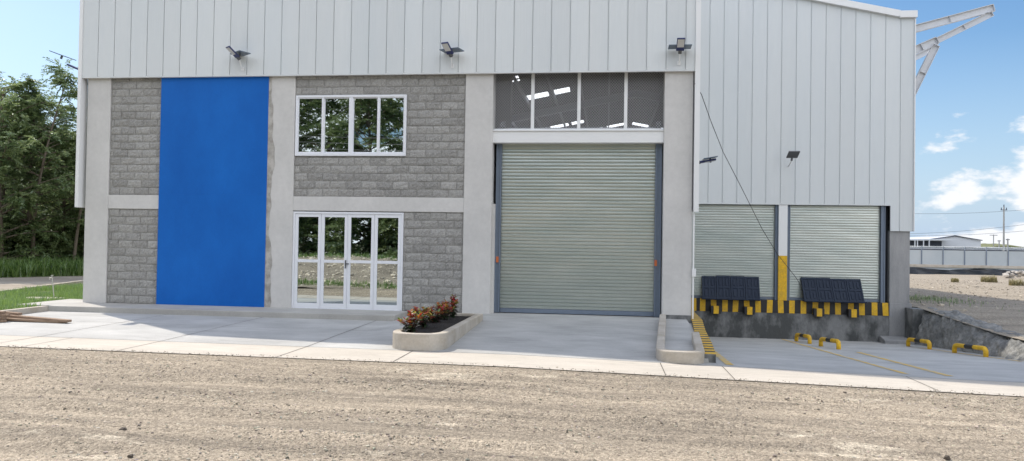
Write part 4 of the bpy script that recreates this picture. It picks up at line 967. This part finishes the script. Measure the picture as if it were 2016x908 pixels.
# ------------------------------------------------------------------ behind the viewpoint: gravel mound with weeds (mirrored in the door)
def mound_z(X, Y): return -.2+np.clip(1.25*np.exp(-(((Y+14.6)/2.4)**2)), 0, 1.2)*np.clip((-7.4-X)/2.0, 0, 1)+.12*vnoise(X, Y, 1.2, 91)*np.clip((-7-X)/2, 0, 1)+.05*vnoise(X, Y, 4, 92)-.06
tag(grid('gravel_mound', np.arange(-30, -6.9, .14), np.arange(-20, -10.4, .14), mound_z, MT['lot'], smooth=True), kind='structure')
n = 2600; mx_ = rng.uniform(-22, -8, n); my_ = rng.uniform(-15, -11, n)
tag(stones('mound_stones', np.stack([mx_, my_, mound_z(mx_, my_)], 1), np.clip(rng.gamma(1.6, .022, n)+.01, 0, .14), base*1.5*rng.uniform(.5, 1.4, (n, 1)), MT['stones']), 'stones on the gravel mound across the yard', 'stones', kind='stuff')
n = 9000; mx_ = rng.uniform(-26, -7.5, n); my_ = np.where(rng.random(n) < .35, rng.uniform(-11.6, -10.9, n), rng.uniform(-17, -14.2, n)); 
grass('mound_grass', np.stack([mx_, my_, mound_z(mx_, my_)], 1), .05, .24, MT['leaf_grass'], 'weeds on and along the gravel mound across the yard', 'grass', .012)
n = 20000; mx_ = rng.uniform(-50, 30, n); my_ = rng.uniform(-31, -26, n)
grass('roadside_grass', np.stack([mx_, my_, np.full(n, -.3)], 1), .2, .8, MT['leaf_grass'], 'roadside grass in front of the trees across the yard', 'grass', .02)
for i, z in enumerate((6.9, 7.25, 7.6)):
    tag(MB().tube([(x, -24, z+.0009*(x)**2-.2) for x in np.linspace(-60, 40, 21)], .013, 5).build('overhead_wire', MT['conc_cast']), ['lowest', 'middle', 'highest'][i]+' overhead wire mirrored in the upper window', 'wire', 'overhead wires mirrored in the window')
# ------------------------------------------------------------------ right background
YF = 62.; fz = float(lot_z(20, YF))
fx0 = 20.; fx1 = 70.
fn = tag(empty('sheet_metal_fence', (fx0, YF, fz)), 'long grey corrugated metal fence with posts beyond the gravel lot', 'fence')
def fh(x): return 2.42
pts = []; z = .95
V = []; Fq = []; nz_ = int((2.42-.95)/.075)
for i in range(nz_*2+1): V += [(0, (.025 if i % 2 else 0), .95+i*.0375), (fx1-fx0, (.025 if i % 2 else 0), .95+i*.0375)]
for i in range(nz_*2): Fq.append((2*i, 2*i+1, 2*i+3, 2*i+2))
raw('sheet', V, Fq, MT['fence'], fn)
MB().box(0, fx1-fx0, -.12, .2, .68, .95).build('concrete_band', MT['kerb'], fn)
V = []; Fq = []
for i in range(15): V += [(0, (.02 if i % 2 else 0), -.1+i*.055), (fx1-fx0, (.02 if i % 2 else 0), -.1+i*.055)]
for i in range(14): Fq.append((2*i, 2*i+1, 2*i+3, 2*i+2))
raw('sheet', V, Fq, MT['fence'], fn)
x = 1.0
while x < fx1-fx0: MB().box(x-.04, x+.04, -.05, .05, .9, 2.75).build('post', MT['steel_blue'], fn); x += 2.0
mb = MB()
for k in range(3): mb.tube([(q, -.02, 2.5+k*.1+.03*math.sin(q*2+k)) for q in np.linspace(0, fx1-fx0, 60)], .012, 4)
cp = [(q*.02+.16*math.cos(q*1.2)*.6, .1*math.sin(q*1.2), 2.62+.15*math.sin(q*1.2+1)) for q in np.arange(0, 1200, .8)]
mb.tube(cp, .012, 3); mb.build('barbed_wire', MT['fence'], fn)
# tarp along the fence foot
V = []; Fq = []; tx_ = np.linspace(fx0+.3, 44, 130)
for i, x in enumerate(tx_):
    for k in range(6):
        t = k/5; V.append((x, YF-.25-.65*(1-t)**1.4+.12*math.sin(x*1.7+k)+.1*math.sin(x*4.1), fz-.02+.66*t*(.86+.14*math.sin(x*.9))))
for i in range(129):
    for k in range(5): a_ = i*6+k; Fq.append((a_, a_+6, a_+7, a_+1))
tag(raw('tarp', V, Fq, MT['tarp'], smooth=False), 'crumpled black tarp lying along the foot of the metal fence', 'tarp')
for j, (px, py, s, lab) in enumerate(((1948, 556, .9, 'dry yellow grass tuft in front of the black tarp'), (2002, 563, .7, 'pale dry grass tuft at the right picture edge'), (1880, 556, .35, 'tiny dry grass tuft left of the larger tuft'))):
    q = UG(px, py, lambda x, y: float(lot_z(x, y))); n = 260
    P_ = np.stack([q.x+rng.uniform(-.55, .55, n)*s, q.y+rng.uniform(-.12, .12, n), np.full(n, q.z)], 1)
    o = grass('dry_grass_tuft', P_, .15, .45*s+.15, MT['leaf_dry'], lab, 'grass tuft', .02); o['kind'] = 'thing'; o['group'] = 'dry grass tufts on the lot'
n = 700; q0 = UG(1835, 590, lambda x, y: float(lot_z(x, y)))
P_ = np.stack([q0.x+rng.normal(0, .8, n)-.5, q0.y+rng.normal(0, 1.6, n), np.zeros(n)], 1); P_ = P_[P_[:, 0] > 9.9]; P_[:, 2] = lot_z(P_[:, 0], P_[:, 1])
grass('weeds', P_, .05, .16, MT['leaf'], 'low green weeds in the warehouse shadow on the lot', 'weeds', .010)
q = UG(1999, 548, lambda x, y: float(lot_z(x, y)))
tag(stones('rubble_heap', np.array([[q.x+random.uniform(-.9, .9), q.y+random.uniform(-.3, .3), q.z+random.uniform(.1, .6)] for _ in range(26)]), rng.uniform(.12, .3, 26), np.array([.45, .42, .38])*rng.uniform(.4, 1.5, (26, 1)), MT['stones']), 'small heap of pale rubble in front of the fence at the right edge', 'rubble')
# distant shed, dark shed, pole, pylons
def wall_px(px, Y): return float(U(px, 480, 'y', Y).x)
YW = 230.
xa, xm, xb = wall_px(1833, YW), wall_px(1880, YW), wall_px(1931, YW); ze = float(U(1931, 474, 'y', YW).z); zm = float(U(1880, 465, 'y', YW).z)
sh_ = tag(empty('distant_warehouse', ((xa+xb)/2, YW, 0)), 'distant white gabled warehouse beyond the metal fence', 'warehouse')
def L_(o, root): o.location = tuple(-v for v in root.location); return o
mb = MB(); pr = [(xa, -2), (xb, -2), (xb, ze), (xm, zm), (xa, ze+.2)]; mb.v = [(x, YW, z) for x, z in pr]+[(x, YW+40, z) for x, z in pr]; mb.f = [(0, 1, 2, 3, 4)]+[(i, 5+i, 5+(i+1) % 5, (i+1) % 5) for i in range(5)]; mb.mi = [0]*6
L_(mb.build('wall', MT['white_far'], sh_), sh_)
L_(MB().beam((xa-.4, YW-.2, ze+.2), (xm, YW-.2, zm+.1), .5, .22).beam((xm, YW-.2, zm+.1), (xb+.3, YW-.2, ze+.1), .5, .22).build('roof', MT['navy_far'], sh_), sh_)
xc = wall_px(1770, 220); zt = float(U(1800, 472, 'y', 220).z)
ds = tag(empty('open_shed', (xc, 220, 0)), 'dark open-sided shed left of the distant white warehouse', 'shed')
L_(MB().box(xc, xa-.2, 222, 235, -2, zt-.3).build('wall', MT['navy_far'], ds), ds)
L_(MB().hexa([(xc, 218, zt-.3), (xa, 218, zt-.1), (xa, 236, zt-.1), (xc, 236, zt-.3), (xc, 218, zt), (xa+4, 218, zt+.5), (xa+4, 236, zt+.5), (xc, 236, zt)]).build('roof', MT['white_far'], ds), ds)
for q in (1801, 1806, 1818, 1829): x = wall_px(q, 218); L_(MB().box(x-.12, x+.12, 217.8, 218.1, -2, zt).build('post', MT['white_far'], ds), ds)
mb = MB(); x = wall_px(1780, 150); x9 = wall_px(2080, 150); rr = random.Random(3)
while x < x9:
    w_ = rr.uniform(.8, 2.); h_ = float(U(1900, 487, 'y', 150).z)+rr.uniform(-.12, .12); mb.box(x, x+w_, 150, 153, -2, h_); x += w_
tag(mb.build('low_dark_building', MT['navy_far']), 'long low dark building just showing over the metal fence', 'building')
xs = np.linspace(wall_px(1905, 300), wall_px(2060, 300), 30); V = []; Fq = []
for i, x in enumerate(xs):
    h_ = 1.7+(3.0*math.sin(math.pi*i/29)**.6)+rng.uniform(-.15, .15); V += [(x, 300, -3), (x, 300, h_-1), (x, 312, h_), (x, 330, -3)]
for i in range(29):
    for k in range(3): a_ = i*4+k; Fq.append((a_, a_+4, a_+5, a_+1))
tag(raw('green_hill', V, Fq, MT['grassy']), kind='structure')
x = wall_px(2000, 240); mb = MB().box(x-6, x+30, 240, 255, -2, float(U(2000, 489, 'y', 240).z)); mb.box(x-6.5, x+30, 239.5, 256, float(U(2000, 489, 'y', 240).z), float(U(2000, 487.5, 'y', 240).z))
tag(mb.build('pale_shed', MT['white_far']), 'low pale shed at the right edge behind the fence', 'shed')
q = U(1976, 496, 'y', 105); zt = float(U(1978, 407, 'y', 105).z)
pole = tag(empty('utility_pole', (q.x, 105, -1)), 'tall concrete utility pole with fittings on top', 'utility pole')
MB().tube([(0, 0, 0), (.0, 0, zt+1)], [.17, .10], 8).build('shaft', MT['conc_cast'], pole)
MB().box(-.45, .45, -.05, .05, zt+.45, zt+.55).box(-.4, -.32, -.05, .05, zt+.55, zt+.85).box(.32, .40, -.05, .05, zt+.55, zt+.85).box(-.05, .05, -.05, .05, zt+.9, zt+1.3).build('crossarm', MT['navy_far'], pole)
for px, py, Y, w_, lab in ((1956, 462, 210, 1., 'small T-shaped pylon left of the tall pole'), (1984, 470, 130, .3, 'thin short post just right of the tall pole'), (1967, 473, 170, .35, 'short post between the T-shaped pylon and the tall pole')):
    x = wall_px(px, Y); zt = float(U(px, py, 'y', Y).z); r_ = tag(empty('power_pole', (x, Y, -1)), lab, 'power pole')
    MB().tube([(0, 0, 0), (0, 0, zt+1)], .12, 6).build('shaft', MT['conc_cast'], r_); MB().box(-w_, w_, -.06, .06, zt+.75, zt+.9).build('crossarm', MT['navy_far'], r_)
for (x0_, y0_, Y0_), (x1_, y1_, Y1_), lab in (((1700, 418, 105), (2060, 410, 105), 'upper overhead power cable crossing the low clouds'), ((1700, 462, 104), (2060, 437, 104), 'middle overhead power cable behind the fence'), ((1700, 463, 106), (2060, 451, 106), 'lower overhead power cable behind the fence')):
    a_ = U(x0_, y0_, 'y', Y0_); b_ = U(x1_, y1_, 'y', Y1_); pts = [a_.lerp(b_, t)-Vector((0, 0, .5*math.sin(math.pi*t))) for t in np.linspace(0, 1, 12)]
    tag(MB().tube(pts, .022, 4).build('power_cable', MT['wire']), lab, 'cable', 'overhead power cables')
# ------------------------------------------------------------------ light
SUN = Vector((-.66, .495, 1.0)).normalized()
elev = math.asin(SUN.z); az = math.atan2(SUN.x, SUN.y)
w = bpy.data.worlds.new('World'); sc.world = w; w.use_nodes = True; nt = w.node_tree.nodes; lk = w.node_tree.links
bg = nt['Background']; sky = nt.new('ShaderNodeTexSky'); sky.sky_type = 'NISHITA'; sky.sun_disc = False; sky.sun_elevation = elev; sky.sun_rotation = az
sky.air_density = 1.0; sky.dust_density = 1.1; sky.ozone_density = 1.0
hs = nt.new('ShaderNodeHueSaturation'); hs.inputs['Saturation'].default_value = 1.3; lk.new(sky.outputs[0], hs.inputs['Color'])
bg.inputs['Strength'].default_value = .1
tc = nt.new('ShaderNodeTexCoord'); mp = nt.new('ShaderNodeMapping'); mp.inputs['Scale'].default_value = (1, 1, 2.1); mp.inputs['Location'].default_value = (.35, .1, .0)
lk.new(tc.outputs['Generated'], mp.inputs[0])
nz = nt.new('ShaderNodeTexNoise'); nz.inputs['Scale'].default_value = 10.; nz.inputs['Detail'].default_value = 9; nz.inputs['Roughness'].default_value = .55; lk.new(mp.outputs[0], nz.inputs['Vector'])
sp = nt.new('ShaderNodeSeparateXYZ'); lk.new(tc.outputs['Generated'], sp.inputs[0])
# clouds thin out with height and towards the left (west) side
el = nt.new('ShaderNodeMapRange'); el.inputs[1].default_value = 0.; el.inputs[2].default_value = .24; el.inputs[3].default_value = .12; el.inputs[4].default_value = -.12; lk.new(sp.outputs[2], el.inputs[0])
bh = nt.new('ShaderNodeMapRange'); bh.interpolation_type = 'SMOOTHSTEP'; bh.inputs[1].default_value = .25; bh.inputs[2].default_value = -.25; bh.inputs[3].default_value = 0.; bh.inputs[4].default_value = 1.; lk.new(sp.outputs[1], bh.inputs[0])  # added bright cloud cover overhead and behind the viewpoint, to fill the shaded facade
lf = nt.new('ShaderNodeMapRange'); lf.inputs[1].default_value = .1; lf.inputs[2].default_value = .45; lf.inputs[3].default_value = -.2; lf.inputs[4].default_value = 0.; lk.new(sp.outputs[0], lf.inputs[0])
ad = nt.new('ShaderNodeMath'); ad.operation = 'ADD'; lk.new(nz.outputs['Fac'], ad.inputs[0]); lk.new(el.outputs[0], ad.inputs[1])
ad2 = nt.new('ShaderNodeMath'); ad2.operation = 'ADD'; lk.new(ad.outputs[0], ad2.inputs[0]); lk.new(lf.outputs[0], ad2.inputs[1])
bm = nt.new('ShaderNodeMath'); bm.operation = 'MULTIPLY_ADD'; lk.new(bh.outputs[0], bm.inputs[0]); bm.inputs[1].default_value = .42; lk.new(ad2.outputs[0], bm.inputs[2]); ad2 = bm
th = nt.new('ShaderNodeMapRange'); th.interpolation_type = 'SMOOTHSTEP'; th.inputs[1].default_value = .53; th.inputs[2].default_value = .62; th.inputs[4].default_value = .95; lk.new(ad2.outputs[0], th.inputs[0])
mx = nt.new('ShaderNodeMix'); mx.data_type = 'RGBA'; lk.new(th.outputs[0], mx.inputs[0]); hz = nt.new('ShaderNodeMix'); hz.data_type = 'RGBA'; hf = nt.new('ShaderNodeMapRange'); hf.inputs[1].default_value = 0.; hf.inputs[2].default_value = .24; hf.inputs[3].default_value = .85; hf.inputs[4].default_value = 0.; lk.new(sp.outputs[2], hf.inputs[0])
lk.new(hf.outputs[0], hz.inputs[0]); lk.new(hs.outputs[0], hz.inputs[6]); hz.inputs[7].default_value = (3.3, 4.5, 6.2, 1); lk.new(hz.outputs[2], mx.inputs[6]); cc = nt.new('ShaderNodeMix'); cc.data_type = 'RGBA'; lk.new(bh.outputs[0], cc.inputs[0]); cc.inputs[6].default_value = (6.6, 6.7, 6.9, 1); cc.inputs[7].default_value = (12., 12.3, 13.2, 1); lk.new(cc.outputs[2], mx.inputs[7])  # unseen rear clouds set brighter than those in view, as fill light
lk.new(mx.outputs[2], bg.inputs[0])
sl = bpy.data.lights.new('sun', 'SUN'); sl.energy = 2.9; sl.angle = R(.6); sl.color = (1., .915, .79)
so = bpy.data.objects.new('sun', sl); col.objects.link(so); so.rotation_euler = (-SUN).to_track_quat('-Z', 'Y').to_euler()
# ------------------------------------------------------------------ camera + view
cam = bpy.data.cameras.new('camera'); co = bpy.data.objects.new('camera', cam); col.objects.link(co)
m = Matrix((CR, CU, -CW)).transposed().to_4x4(); m.translation = CAM; co.matrix_world = m
cam.sensor_width = 36; cam.lens = F*36/2016; cam.clip_end = 5000; cam.clip_start = .05; sc.camera = co
vs = sc.view_settings; vs.view_transform = 'Standard'; vs.look = 'None'; vs.gamma = 1; vs.use_curve_mapping = False; vs.exposure = .62
